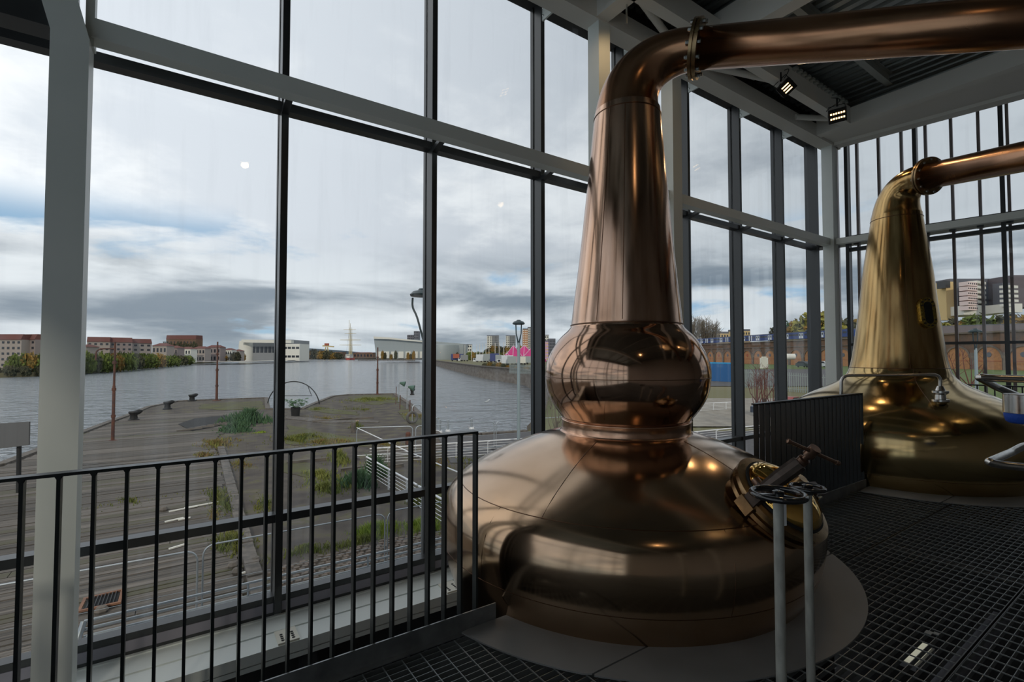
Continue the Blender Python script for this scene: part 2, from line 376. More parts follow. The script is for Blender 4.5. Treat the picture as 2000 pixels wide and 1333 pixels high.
# river-side curtain wall: window_1
win1 = struct('window_1', (0, GY, 0))
mull_x = [-2.26, -0.76, 0.74, 2.24, 3.74, 5.24, 6.74, 8.24, 9.74]
for X in mull_x:
    MB().box(X-.03, X+.03, 4.80, 4.935, -.745, 6.6).box(X-.034, X+.034, 4.965, 5.02, -.745, 6.6).build('mullion', ANTH, win1)
MB().box(11.1, 11.22, 4.80, 5.02, -.745, 6.6).build('mullion', ANTH, win1)
MB().box(11.24, 11.30, 4.98, 5.04, -.745, 6.6).build('corner_post', ANTH, win1)
xs = mull_x+[11.16]
for a, b in zip([-3.76]+xs[:-1], xs):
    a2, b2 = a+.03, b-.03
    MB().box(a2, b2, 4.945, 4.955, -.60, 6.6).build('glass_pane', GLASS, win1)
    for (z0, z1) in ((3.82, 3.90), (0.055, 0.125)):
        MB().box(a2, b2, 4.82, 4.94, z0, z1).build('transom', ANTH, win1)
    t = MB().box(a2, b2, 4.83, 4.94, -.765, -.60).build('bottom_transom', ANTH, win1)
    MB().box(a2+.005, b2-.005, 4.822, 4.832, -.735, -.655).build('inset_sill_strip', SILL, t)
# brackets tying the mullions to the eaves beam and to the mid-height tube
for X in mull_x+[]:
    b = MB().box(X-.012, X+.012, 4.601, 4.798, 5.845, 6.10).build('bracket', WHITE, win1)
    for z in (5.90, 6.0): MB().lathe([(0.0, .0), (.012, .0), (.012, .008), (0, .012)], 8, (X-.012, 4.77, z), (-1, 0, 0)).build('bolt', BOLT, b, True)
    MB().hexa([(X-.03, 4.57, 3.84), (X+.03, 4.57, 3.84), (X+.03, 4.80, 3.78), (X-.03, 4.80, 3.78), (X-.03, 4.57, 3.88), (X+.03, 4.57, 3.88), (X+.03, 4.80, 3.84), (X-.03, 4.80, 3.84)]).build('bracket', ANTH, win1)

# end curtain wall: window_2 with brown fins outside
win2 = struct('window_2', CB)
def wb(s, n, z): return CB+DB*s+NB*n+V((0, 0, z))
def wbbox(mb, s0, s1, n0, n1, z0, z1):
    return mb.hexa([wb(s0, n0, z0), wb(s1, n0, z0), wb(s1, n1, z0), wb(s0, n1, z0), wb(s0, n0, z1), wb(s1, n0, z1), wb(s1, n1, z1), wb(s0, n1, z1)])
ms = [0.66, 1.755, 2.905, 4.02, 5.14, 6.26]
wbbox(MB(), -.02, .63, .005, .03, -.75, 6.6).build('corner_pane', GLASS, win2); wbbox(MB(), .0, .10, .02, .17, -.75, 6.6).build('mullion', ANTH, win2)
for s_ in ms: wbbox(wbbox(MB(), s_-.03, s_+.03, .02, .17, -.75, 6.6), s_-.03, s_+.03, -.06, 0, -.75, 6.6).build('mullion', ANTH, win2)
for a, b in zip(ms[:-1], ms[1:]):
    wbbox(MB(), a+.03, b-.03, .005, .015, -.6, 6.6).build('glass_pane', GLASS, win2)
    for z0, z1 in ((3.70, 3.77), (1.76, 1.81), (-.75, -.6), (3.97, 4.02)): wbbox(MB(), a+.03, b-.03, .03, .13, z0, z1).build('transom', ANTH, win2)
s_ = 0.395
while s_ < 6.2:
    f = wbbox(MB(), s_-.022, s_+.022, -.37, -.25, -.8, 6.6).build('fin', FIN, win2)
    wbbox(MB(), s_-.045, s_+.045, -.22, -.07, 3.86, 3.94).build('fin_bracket', ANTH, f)
    s_ += 0.369
wbbox(MB(), 0.0, 6.2, -.40, -.05, 3.90, 3.98).build('fin_rail', ANTH, win2)

# steel frame of the river side: columns, tube rails
wl = struct('wall_left', (0, 4.5, 0))
colx = [-0.775, 4.30, 5.76, 10.82]
for i, X in enumerate(colx):
    cobj = MB().box(X, X+.20, 4.36, 4.56, -.77, 5.86 if i else 3.75).build('column', WHITE, wl)
    if i == 0:      # raking head of the nearest column
        MB().hexa([(X, 4.36, 3.745), (X+.20, 4.36, 3.745), (X+.20, 4.56, 3.745), (X, 4.56, 3.745), (X-.56, 4.34, 5.9), (X-.36, 4.34, 5.9), (X-.36, 4.54, 5.9), (X-.56, 4.54, 5.9)]).build('raking_strut', WHITE, wl)
        MB().box(X+.165, X+.215, 4.44, 4.54, 3.74, 5.86).build('column_head', WHITE, wl)
    MB().box(X-.05, X+.25, 4.31, 4.61, -.77, -.745).build('base_plate', WHITE, wl)
for a, b in ((colx[0]+.2, colx[1]), (colx[1]+.2, colx[2]), (colx[2]+.2, colx[3])):
    MB().box(a, b, 4.42, 4.56, 3.80, 3.94).build('tube_rail', WHITE, wl)
MB().box(-4.5, colx[0]-.002, 4.40, 4.60, 3.78, 4.25).build('dark_beam', ANTH, wl)
for X in (10.70,):
    pass
# lower floor-edge beam: two white flanges with a groove, cleats with holes
eb = MB().box(-4.5, 11.1, 4.30, 4.53, -.86, -.77).box(-4.5, 11.1, 4.565, 4.80, -.86, -.775).box(-4.5, 11.1, 4.30, 4.80, -.90, -.855).build('edge_beam', WHITE, wl)
for xx in (0.74, 2.24):
    cl = MB().box(xx-.07, xx+.09, 4.31, 4.52, -.77, -.755).build('cleat_plate', CREAM, wl)
    for i in range(4):
        for j in range(2): MB().lathe([(0, 0), (.013, 0), (.013, .003), (0, .003)], 10, (xx-.03+.08*j, 4.345+.032*i, -.757)).build('bolt_hole', HOLE, cl)
MB().box(-4.5, 11.1, 4.62, 4.90, -5.0, -.90).build('lower_cladding', DARKW, wl)
MB().box(-4.5, 11.1, 4.80, 4.94, -.90, -.765).build('sill_wall', WHITE, wl)
for xx in (.86, 3.0): MB().box(xx, xx+.12, 4.36, 4.5, -5, -.90).build('stub_post', DARKW, wl)

# end wall steel
wbk = struct('wall_back', CB)
pc = V((10.92, 4.45, 0))
def wc(s, n, z): return pc+DB*s+NB*n+V((0, 0, z))
def wcb(mb, s0, s1, n0, n1, z0, z1): return mb.hexa([wc(s0, n0, z0), wc(s1, n0, z0), wc(s1, n1, z0), wc(s0, n1, z0), wc(s0, n0, z1), wc(s1, n0, z1), wc(s1, n1, z1), wc(s0, n1, z1)])
wbbox(MB(), -.2, 10.5, -.3, -.15, -5.0, -.88).build('lower_cladding', DARKW, wbk)
wcb(MB(), .10, 6.2, -.06, .06, 3.81, 3.93).build('tube_rail', WHITE, wbk)
wcb(MB(), -.1, 6.2, -.12, .12, -.90, -.77).build('edge_beam', WHITE, wbk)
wcb(MB(), .1, 6.2, -.18, .06, 5.84, 6.5).build('eaves_beam', RAFT, wbk)

# ---- ceiling
ce = struct('ceiling', (4, 0, 6.5))
MB().box(-4.5, 11.2, 4.35, 4.60, 5.84, 6.09).build('eaves_beam', RAFT, ce)
MB().box(-4.5, 10.15, 3.77, 3.92, 5.86, 6.18).build('edge_beam', RAFT, ce)
MB().box(10.15, 10.32, -5.0, 4.35, 5.86, 6.16).build('end_beam', RAFT, ce)
MB().add([(10.32, 4.35, 5.90), (11.0, 4.35, 5.90), (11.9, -1.3, 5.90), (10.32, -1.3, 5.90), (10.32, 4.35, 5.94), (11.0, 4.35, 5.94), (11.9, -1.3, 5.94), (10.32, -1.3, 5.94)], [(0, 1, 2, 3), (7, 6, 5, 4), (0, 4, 5, 1), (1, 5, 6, 2), (2, 6, 7, 3), (3, 7, 4, 0)]).build('soffit_plate', RAFT, ce)
for (x0, x1, h) in ((4.26, 4.46, .34), (6.03, 6.23, .45), (-0.85, -0.65, .34)):
    MB().box(x0, x1, -5.0, 4.35, 5.86, 5.86+h).build('rafter', RAFT, ce)
for y in (1.76, 3.17, .35, -1.06, -2.47, -3.9):
    MB().box(-4.5, 10.15, y-.05, y+.05, 6.30, 6.315).box(-4.5, 10.15, y-.004, y+.004, 6.31, 6.49).box(-4.5, 10.15, y-.05, y+.05, 6.485, 6.50).build('purlin', PURL, ce)
# corrugated deck, one sheet per metre, ribs along Y
def deck_sheet(x0, x1):
    mb = MB(); n = int(round((x1-x0)/.2)); st = (x1-x0)/n; prof = []
    for i in range(n):
        a = x0+i*st; prof += [(a, 6.50), (a+st*.5, 6.50), (a+st*.6, 6.57), (a+st*.9, 6.57)]
    prof.append((x1, 6.50)); vs = []; fs = []
    for (x, z) in prof: vs += [(x, -5.0, z), (x, 5.1, z)]
    for i in range(len(prof)-1): fs.append((2*i, 2*i+1, 2*i+3, 2*i+2))
    mb.add(vs, fs); return mb
x = -4.5
while x < 11.9:
    deck_sheet(x, x+.998).build('roof_deck_sheet', DECK, ce); x += 1.0
MB().box(-4.6, 13, -5.2, 5.3, 6.75, 6.9).build('roof_slab', DARKW, ce)
MB().box(-4.6, 11.2, 4.62, 5.05, 6.12, 6.75).build('eaves_fascia', DARKW, ce)
MB().box(-4.6, 11.2, 3.93, 4.34, 6.30, 6.34).build('dark_soffit', DARKW, ce)
# diagonal tubes of the horizontal truss
for a, b in (((6.45, 4.34, 5.98), (7.9, 3.93, 6.0)), ((5.9, 4.34, 5.98), (4.5, 3.93, 6.0)), ((9.3, 4.34, 5.98), (10.1, 3.93, 6.0)), ((1.0, 4.34, 5.98), (2.6, 3.93, 6.0))):
    MB().tube([a, b], .05, 12).build('brace_tube', RAFT, ce, True)
MB().tube([(4.42, 4.0, 6.05), (4.42, 4.0, 5.62)], .012, 8).build('hanger_rod', BOLT, ce, True)
MB().obox((6.05, 3.3, 6.25), V((.35, .6, 0)), V((.05, -.03, 0)), (0, 0, .06)).build('brace_strut', RAFT, ce)
for i in range(14):       # castellated clip angles seen along the edge beam
    MB().box(8.0+i*.14, 8.07+i*.14, 3.70, 3.77, 6.14, 6.18).build('clip_angle', PURL, ce)

# room behind the camera (only seen mirrored in the copper)
wr = MB().box(-4.6, 13.5, -5.2, -5.05, -5, 6.8).build('wall_right', MIDW); wr['kind'] = 'structure'
wf_ = MB().box(-4.65, -4.5, -5.2, 4.95, -5, -.75).box(-4.65, -4.5, -5.2, 4.95, 6.0, 6.8).build('wall_front', MIDW); wf_['kind'] = 'structure'
win3 = struct('window_3', (-4.6, 0, 0))
for i in range(8):
    y = -5.1+i*1.43
    MB().box(-4.66, -4.50, y-.03, y+.03, -.75, 6.0).build('mullion', ANTH, win3)
    if i < 7:
        MB().box(-4.59, -4.58, y+.03, y+1.40, -.75, 6.0).build('glass_pane', GLASS, win3)
        for z in (3.86, .09): MB().box(-4.66, -4.52, y+.03, y+1.40, z-.04, z+.04).build('transom', ANTH, win3)
for y in (-4.9, 0.1): MB().box(-4.42, -4.22, y, y+.2, -.9, 5.9).build('column', WHITE, wf_)
MB().box(12.6, 12.75, -5.2, -1.2, -5, 6.8).build('wall_far', MIDW)['kind'] = 'structure'

# ------------------------------------------------------------------ mezzanine floor
KY = 2.44
fl = struct('floor', (4, 0, 0))
ST1 = V((2.925, 2.81)); ST2 = V((8.10, 2.575))
def cuts(lo, hi, hits):
    seg = [(lo, hi)]
    for a, b in hits:
        o = []
        for s0, s1 in seg:
            if b <= s0 or a >= s1: o.append((s0, s1)); continue
            if a > s0: o.append((s0, a))
            if b < s1: o.append((b, s1))
        seg = o
    return seg
bands = [(-2.62, -1.80), (-1.78, -.95), (-.93, -.08), (-.06, .78), (.80, 1.63), (1.65, 2.40)]
XA, XB_ = -1.95, 10.3
for (y0, y1) in bands:
    mb = MB()
    nb = int((y1-y0)/.0415); 
    for i in range(nb+1):        # bearing bars along X
        y = y0+(y1-y0)*i/nb
        hits = []
        for c in (ST1, ST2):
            d = 1.5**2-(y-c.y)**2
            if d > 0: hits.append((c.x-math.sqrt(d), c.x+math.sqrt(d)))
        for a, b in cuts(XA, XB_, hits): mb.box(a, b, y-.0015, y+.0015, -.032, -.003)
    x = XA
    while x < XB_:
        hits = []
        for c in (ST1, ST2):
            d = 1.5**2-(x-c.x)**2
            if d > 0: hits.append((c.y-math.sqrt(d), c.y+math.sqrt(d)))
        for a, b in cuts(y0, y1, hits): mb.box(x-.002, x+.002, a, b, -.006, 0.0)
        x += .1
    g = mb.build('grating_panel', GRATE, fl, kind='stuff')
    hits = []
for (y) in (1.64, .79, -.07, -.94):      # frame bars between panels
    hits = []
    for c in (ST1, ST2):
        d = 1.5**2-(y-c.y)**2
        if d > 0: hits.append((c.x-math.sqrt(d), c.x+math.sqrt(d)))
    for a, b in cuts(XA, XB_, hits): MB().box(a, b, y-.009, y-.005, -.035, 0.001).box(a, b, y+.005, y+.009, -.035, .001).build('frame_bar', ANTH, fl)
for (x, y) in ((.98, 2.10), (1.38, 1.78), (3.45, .95), (4.05, .62)):
    MB().box(x, x+.045, y, y+.03, 0.001, .006).box(x+.03, x+.06, y-.025, y, .001, .006).build('grating_clip', GRATE, fl)
# kerb plates with returns
MB().box(XA, 1.545, KY, KY+.008, -.02, .10).box(XA, 1.53, KY-.03, KY, -.002, .004).build('kerb_plate', GALV, fl)
MB().box(4.34, 6.68, KY-.04, KY-.032, -.02, .10).build('kerb_plate', GALV, fl)
# support steel below the grating
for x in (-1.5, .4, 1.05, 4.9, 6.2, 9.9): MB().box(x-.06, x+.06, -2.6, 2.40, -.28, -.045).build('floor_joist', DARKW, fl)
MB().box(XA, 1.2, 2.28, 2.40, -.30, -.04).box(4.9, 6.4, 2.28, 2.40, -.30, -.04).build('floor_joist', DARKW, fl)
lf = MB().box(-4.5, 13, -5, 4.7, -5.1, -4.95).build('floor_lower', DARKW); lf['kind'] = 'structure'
# equipment glimpsed through the grating
e = thing('ceiling_light', 'pale strip light glimpsed through the grating beside the still plate', 'light', at(1790, 1272, 3.4))
p = onZ(1790, 1272, -1.2)
e.location = p
MB().box(p.x-.22, p.x+.22, p.y-.05, p.y+.05, p.z-.03, p.z).build('diffuser', mat('pale_diffuser', (.8, .8, .6), .6, emit=(1, .97, .75), estr=.25), e)
MB().box(p.x-.25, p.x+.25, p.y-.07, p.y+.07, p.z-.07, p.z-.031).build('housing', GREYB, e)
for i, (y, z, r) in enumerate(((.2, -.75, .05), (1.25, -.95, .07), (-.7, -.8, .04))):
    tag(MB().tube([(1.2, y, z), (10, y, z)], r, 12).build('service_pipe', GREYD, None, True), ['thin dark service pipe under the middle of the grating', 'thick dark service pipe under the grating beside the still', 'thinnest dark service pipe under the grating nearest the room'][i], 'pipe')

# ------------------------------------------------------------------ railings (flat bars)
def railing(x0, x1, y, label, end_left=False):
    t = thing('railing', label, 'railing', (x0, y, 0))
    MB().box(x0, x1, y-.024, y+.024, 1.100, 1.112).build('top_rail', RAILB, t)
    n = int(round((x1-x0)/.1)); 
    for i in range(n+1):
        x = x1-.006-i*.1
        if x < x0-.001: break
        MB().box(x-.006, x+.006, y-.0225, y+.0225, -.16, 1.100).hexa([(x-.012, y-.02, 1.100), (x+.012, y-.02, 1.100), (x+.012, y+.02, 1.100), (x-.012, y+.02, 1.100), (x-.006, y-.02, 1.088), (x+.006, y-.02, 1.088), (x+.006, y+.02, 1.088), (x-.006, y+.02, 1.088)]).build('baluster', RAILB, t)
    MB().box(x0, x1, y-.02, y+.02, -.17, -.158).build('bottom_rail', RAILB, t)
    return t
railing(-1.98, 1.43, 2.475, 'black flat-bar railing before the river windows, ending at the near still')
railing(4.36, 6.70, 2.445, 'black railing between the two stills, its bars closing up like a screen')
t = thing('railing', 'black railing behind the golden still along the end wall', 'railing', (10.45, 2.4, 0))
MB().box(10.42, 10.48, -1.6, 2.42, 1.08, 1.10).build('top_rail', RAILB, t)
for i in range(41): MB().box(10.43, 10.47, 2.41-i*.1-.006, 2.41-i*.1+.006, -.1, 1.08).build('baluster', RAILB, t)

# ------------------------------------------------------------------ stills
def interp(tab, z):
    if z <= tab[0][1]: return tab[0][0]
    for (r0, z0), (r1, z1) in zip(tab, tab[1:]):
        if z <= z1: return r0+(r1-r0)*(z-z0)/(z1-z0)
    return tab[-1][0]
def smoothprof(tab, sub=6):
    out_ = []
    n = len(tab)
    for i in range(n-1):
        p0 = V((*tab[max(i-1, 0)], 0)); p1 = V((*tab[i], 0)); p2 = V((*tab[i+1], 0)); p3 = V((*tab[min(i+2, n-1)], 0))
        for k in range(sub):
            t_ = k/sub
            q = 0.5*((2*p1)+(-p0+p2)*t_+(2*p0-5*p1+4*p2-p3)*t_*t_+(-p0+3*p1-3*p2+p3)*t_**3)
            out_.append((q.x, q.y))
    out_.append(tab[-1]); return out_
def make_off(b, t1, t2):
    # centre line: b at z=0, t1 at z=1, t2 at z=3.6
    def f(h):
        if h < 1: k = max(h, -.3); return (sm(b.x, t1.x, k), sm(b.y, t1.y, k), h)
        k = (h-1)/2.6; return (sm(t1.x, t2.x, k), sm(t1.y, t2.y, k), h)
    return f
def hit_body(x, y, off, tab):
    r = ray(x, y); t_ = 1.0
    while t_ < 9:
        p = C0+r*t_; c = off(p.z)
        if math.hypot(p.x-c[0], p.y-c[1]) < interp(tab, p.z): break
        t_ += .002
    c = off(p.z); rad = V((p.x-c[0], p.y-c[1], 0)).normalized(); sl = (interp(tab, p.z+.03)-interp(tab, p.z-.03))/.06
    return p, V((rad.x, rad.y, -sl)).normalized()
def flange_ring(parent, c, d, r, boltn=12, m=BRASSD):
    fl_ = MB().lathe([(r*.80, -.028), (r*1.42, -.028), (r*1.42, -.006), (r*1.30, -.004), (r*1.30, .004), (r*1.42, .006), (r*1.42, .028), (r*.80, .028)], 48, c, d).build('flange', m, parent, True)
    x = V((0, 0, 1)); x = (x-d*x.dot(d)).normalized(); y = d.cross(x)
    for k in range(boltn):
        a = 2*PI*(k+.5)/boltn; q = V(c)+(x*math.cos(a)+y*math.sin(a))*r*1.22
        MB().lathe([(0, -.055), (.014, -.055), (.016, -.048), (.016, -.03), (.009, -.03), (.009, .03), (.016, .03), (.016, .048), (.014, .055), (0, .055)], 6, q, d).build('bolt', BOLT, fl_)
    return fl_
def swan(parent, off, z0, r0, fc, dr, r1, m, n=22):
    p0 = V(off(z0)); p1 = p0+V((0, 0, (fc.z-z0)*.78)); p3 = fc; p2 = fc-dr*.30
    pts = []; rs = []
    for i in range(n+1):
        t_ = i/n; pts.append(p0*(1-t_)**3+p1*3*t_*(1-t_)**2+p2*3*t_*t_*(1-t_)+p3*t_**3)
        rs.append(sm(r0, r1, t_**.8))
    o = MB().tube(pts, rs, 64, False).build('swan_neck', m, parent, 'all'); return o
# --- still 1 (wash still)
off1 = make_off(V((2.915, 2.80)), V((2.965, 2.735)), V((2.985, 2.705)))
tabb = [(1.10, -.60), (1.27, -.18), (1.345, 0.0), (1.39, .12), (1.41, .24), (1.415, .34), (1.40, .44), (1.36, .53), (1.28, .61), (1.17, .685), (1.04, .755), (.9, .82), (.75, .878), (.62, .92), (.52, .950)]
s1 = thing('pot_still', 'large copper pot still with round boil ball, nearest the river windows', 'still', (ST1.x, ST1.y, 0))
def ring_seam(parent, off, tab, z, r=.004):
    c = off(z); rr = interp(tab, z); n = 96
    pts = [V((c[0]+rr*math.cos(2*PI*k/n), c[1]+rr*math.sin(2*PI*k/n), z)) for k in range(n+1)]
    MB().tube(pts, r, 6, False).build('seam', SEAM, parent, True)
def vert_seam(parent, off, tab, z0, z1, ang, r=.004):
    pts = []
    n = 16
    for k in range(n+1):
        z = sm(z0, z1, k/n); c = off(z); rr = interp(tab, z); pts.append(V((c[0]+rr*math.cos(ang), c[1]+rr*math.sin(ang), z)))
    MB().tube(pts, r, 6, False).build('seam', SEAM, parent, True)
pb = MB().lathe(smoothprof(tabb), 160, off=off1).build('pot', COP, s1, 'all')
for z in (.60, .18): ring_seam(pb, off1, tabb, z)
for z0, z1, a in ((.18, .60, -1.95), (.60, .94, -1.55), (.60, .94, -2.75), (.18, .6, -3.0), (.18, .6, -.7)): vert_seam(pb, off1, tabb, z0, z1, a, .003)
MB().lathe([(.52, .948), (.512, .955), (.506, .965), (.506, 1.035), (.512, 1.043), (.49, 1.045)], 96, off=off1).build('collar_band', COPL, s1, 'all')
tball = [(.49, 1.04), (.52, 1.075), (.585, 1.165), (.628, 1.26), (.648, 1.38), (.640, 1.48), (.600, 1.59), (.535, 1.69), (.470, 1.755), (.445, 1.785)]
ba = MB().lathe(smoothprof(tball), 128, off=off1).build('boil_ball', COPB, s1, 'all')
ring_seam(ba, off1, tball, 1.385, .003)
tn = [(.445, 1.785), (.438, 1.82), (.422, 1.96), (.376, 2.36), (.336, 2.77), (.300, 3.14), (.272, 3.45), (.262, 3.55)]
nk = MB().lathe(smoothprof(tn, 5), 96, off=off1).build('neck', COPN, s1, 'all')
ring_seam(nk, off1, tn, 1.80, .006); ring_seam(nk, off1, tn, 3.50, .005)
vert_seam(nk, off1, tn, 1.82, 3.5, -2.9, .003); vert_seam(nk, off1, tn, 1.82, 3.5, -2.45, .003)
dr1 = V((.5, -.866, -.19)).normalized()
fc1 = V((2.985+.5*.54, 2.705-.866*.54, 3.935))
swan(s1, off1, 3.54, .262, fc1, dr1, .150, COPA)
flange_ring(s1, fc1, dr1, .152)
MB().tube([fc1, fc1+dr1*3.6], .149, 64).build('lyne_arm', COPA, s1, 'all')
# --- still 2 (spirit still)
off2 = make_off(V((8.10, 2.575)), V((8.13, 2.53)), V((8.15, 2.50)))
tab2 = [(1.15, -.5), (1.30, -.15), (1.36, 0.0), (1.41, .12), (1.435, .26), (1.44, .40), (1.425, .54), (1.38, .68), (1.28, .82), (1.14, .94), (.99, 1.03), (.84, 1.105), (.72, 1.17), (.635, 1.23), (.58, 1.30), (.548, 1.39), (.515, 1.55), (.475, 1.86), (.433, 2.22), (.396, 2.62), (.345, 3.03), (.30, 3.36), (.283, 3.5)]
s2 = thing('pot_still', 'golden copper pot still with smooth conical neck before the end windows', 'still', (ST2.x, ST2.y, 0))
isp = next(i for i, q in enumerate(tab2) if q[1] >= 1.39)
pp = smoothprof(tab2)
pb2 = MB().lathe([q for q in pp if q[1] <= 1.391], 160, off=off2).build('pot', GOLD, s2, 'all')
nk2 = MB().lathe([q for q in pp if q[1] >= 1.389], 96, off=off2).build('neck', GOLDN, s2, 'all')
ring_seam(pb2, off2, tab2, .62); ring_seam(pb2, off2, tab2, .16); ring_seam(nk2, off2, tab2, 1.39, .005); ring_seam(nk2, off2, tab2, 3.44, .005)
vert_seam(nk2, off2, tab2, 1.39, 3.44, -2.6, .003); vert_seam(pb2, off2, tab2, .9, 1.39, -2.55, .003)
dr2 = V((-.42, -.9, -.16)).normalized()
fc2 = V((8.15-.42*.46, 2.50-.9*.46, 3.885))
swan(s2, off2, 3.48, .286, fc2, dr2, .165, GOLDN)
flange_ring(s2, fc2, dr2, .168, 12)
MB().tube([fc2, fc2+dr2*3.4], .164, 64).build('lyne_arm', COPA, s2, 'all')
# oval sight window on the golden neck
p, nrm = hit_body(1809, 612, off2, tab2)
upv = (V((0, 0, 1))-nrm*nrm.z).normalized(); sdv = upv.cross(nrm)
def stadium(c, n_, u, s__, hw, hh, depth, k=10):
    o = []
    for i in range(k+1): a = PI*i/k; o.append(c+s__*(hw*math.cos(a))+u*(hh-hw+hw*math.sin(a)))
    for i in range(k+1): a = PI+PI*i/k; o.append(c+s__*(hw*math.cos(a))-u*(hh-hw)+u*(hw*math.sin(a)))
    return [q+n_*depth for q in o]
sg = MB().extr(stadium(p, nrm, upv, sdv, .105, .20, -.05), nrm*.085).build('sight_window', BRASSY, s2, True)
MB().extr(stadium(p, nrm, upv, sdv, .052, .145, .036), nrm*.004).build('glass', HOLE, sg)
for i, q in enumerate(stadium(p, nrm, upv, sdv, .08, .172, .034, 5)): MB().lathe([(0, 0), (.011, 0), (.011, .012), (0, .014)], 6, q, nrm).build('bolt', IRON, sg)
# floor plates round the stills
def plate(c, r0, r1, a0, a1, ymin, ymax):
    n = 150; runs = []; cur = []
    for k in range(n+1):
        a = sm(a0, a1, k/n); u = V((math.cos(a), math.sin(a))); lo, hi = r0, r1
        if abs(u.y) > 1e-4:
            ra, rb = (ymin-c.y)/u.y, (ymax-c.y)/u.y
            if ra > rb: ra, rb = rb, ra
            lo, hi = max(lo, ra), min(hi, rb)
        elif not (ymin < c.y < ymax): hi = lo
        if hi-lo > .004: cur.append((c+u*lo, c+u*hi))
        elif cur: runs.append(cur); cur = []
    if cur: runs.append(cur)
    for pts in runs:
        if len(pts) < 3: continue
        vs = []; fs = []
        for pi, po in pts: vs += [(pi.x, pi.y, .002), (po.x, po.y, .002), (pi.x, pi.y, .010), (po.x, po.y, .010)]
        for i in range(len(pts)-1):
            a = 4*i; b = a+4; fs += [(a+2, a+3, b+3, b+2), (a, b, b+1, a+1), (a+1, b+1, b+3, a+3), (a, a+2, b+2, b)]
        fs += [(0, 1, 3, 2), (4*len(pts)-4, 4*len(pts)-2, 4*len(pts)-1, 4*len(pts)-3)]
        MB().add(vs, fs).build('floor_plate', PLATE, fl)
plate(V((2.935, 2.84)), 1.30, 1.675, -3.45, .35, 1.762, KY-.002); plate(V((2.935, 2.84)), 1.30, 1.675, -PI, 0, -9, 1.752)
plate(ST2, 1.32, 1.70, -3.45, .35, 1.712, KY-.04); plate(ST2, 1.32, 1.70, -PI, 0, -9, 1.702)

# --- manway of the near still
def manway(parent, p, n, tdir, R=.235):
    n = n.normalized(); t_ = (tdir-n*tdir.dot(n)).normalized(); b = n.cross(t_)
    mw = MB().lathe([(R*.95, -.20), (R*1.02, -.06), (R*1.22, -.04), (R*1.22, -.015), (R*1.12, -.01), (R*1.12, .012), (R*1.24, .016), (R*1.24, .04), (R*1.10, .046), (R*1.02, .05)], 64, p, n).build('manway_neck', BRASSD, parent, True)
    MB().lathe([(R*1.04, .046), (R*1.04, .062), (R*.98, .066), (R*.97, .060)], 64, p, n).build('gasket', HOLE, mw, True)
    prof = [(R*1.0*math.cos(a), .055+R*.42*math.sin(a)) for a in [PI/2*i/12 for i in range(13)]]
    MB().lathe(prof, 64, p, n).build('manway_lid', BRASS, parent, 'all')
    # clamp bar bridging the lid with its screw
    A = p-t_*R*1.20; Bq = p+t_*R*1.20
    hA = A+n*.13; tipB = BAR_END
    br = MB(); br.tube([hA-(tipB-hA)*.06, hA+(tipB-hA)*.5, tipB-(tipB-hA)*.02, tipB], [.036, .046, .044, .034], 10); br.bar(A-n*.02, hA+n*.02, .075, .05, t_)
    cb_ = br.build('clamp_bar', IRON, parent)
    MB().obox(A-n*.01, t_*.035, b*.05, n*.035).build('hinge_lug', BRASSD, cb_)
    MB().tube([hA-b*.07, hA+b*.07], .026, 14).build('hinge_pin', BRONZE, cb_, True)
    MB().obox(Bq+n*.05, t_*.05, b*.045, n*.06).build('latch_lug', IRON, cb_)
    MB().tube([Bq+n*.08-b*.06, Bq+n*.08+b*.06], .018, 12).build('latch_pin', BOLT, cb_, True)
    MB().tube([p+n*.15, p+n*.22], .03, 14).build('lid_boss', BRASSD, cb_, True)
    return mw, t_, b
mp_, mn = hit_body(1512, 985, off1, tabb)
mn = V((.02, -.66, .75)).normalized()
BAR_END = at(1563, 905, 2.66)
mw, mt, mbv = manway(s1, mp_+mn*.03, mn, at(1592, 900, 2.6)-at(1468, 990, 2.75))
# T-handled screw above the bar
sc = mp_+mn*.20+mt*.12
base_ = at(1562, 906, 2.66); topc = at(1586, 883, 2.60)
axs = (topc-base_).normalized()
scw = MB().tube([base_-axs*.05, base_+axs*.04, base_+axs*.045, topc], [.030, .030, .018, .018], 16).build('screw', BRONZE, s1, True)
MB().tube([topc-axs*.03, topc+axs*.03], .030, 16).build('screw_hub', BRONZE, scw, True)
h0 = at(1541, 863, 2.58); h1 = at(1636, 905, 2.60)
MB().tube([h0, h1], .010, 12).build('handle_bar', BRONZE, scw, True)
for h in (h0, h1): MB().lathe([(0, -.014), (.012, -.01), (.014, 0), (.012, .01), (0, .014)], 12, h, (h1-h0)).build('handle_knob', BRONZE, scw, True)

# ------------------------------------------------------------------ valve handwheels on posts
def handwheel(px, py, fd, wd_px, tube_r, label, tilt=.0):
    c = at(px, py, fd); r = wd_px/2*fd/F
    t = thing('valve_post', label, 'valve', (c.x, c.y, 0))
    MB().tube([(c.x, c.y, 0), (c.x, c.y, c.z-.02)], tube_r, 20).build('post', PGREY, t, True)
    pts = [V((c.x+r*.92*math.cos(2*PI*k/40), c.y+r*.92*math.sin(2*PI*k/40), c.z)) for k in range(41)]
    wh = MB().tube(pts, r*.12, 12, False).build('handwheel', WHEEL, t, True)
    for k in range(3):
        a = 2*PI*k/3+.5; MB().bar((c.x, c.y, c.z-.004), (c.x+r*.9*math.cos(a), c.y+r*.9*math.sin(a), c.z), .016, .010).build('spoke', WHEEL, wh)
    MB().lathe([(0, -.03), (.022, -.03), (.022, .012), (.012, .016), (0, .016)], 16, c).build('hub', WHEEL, wh, True)
    return t, c
hw1, c1 = handwheel(1520, 966, 2.0, 100, .0198, 'tall grey valve post with the larger black handwheel and paper tag')
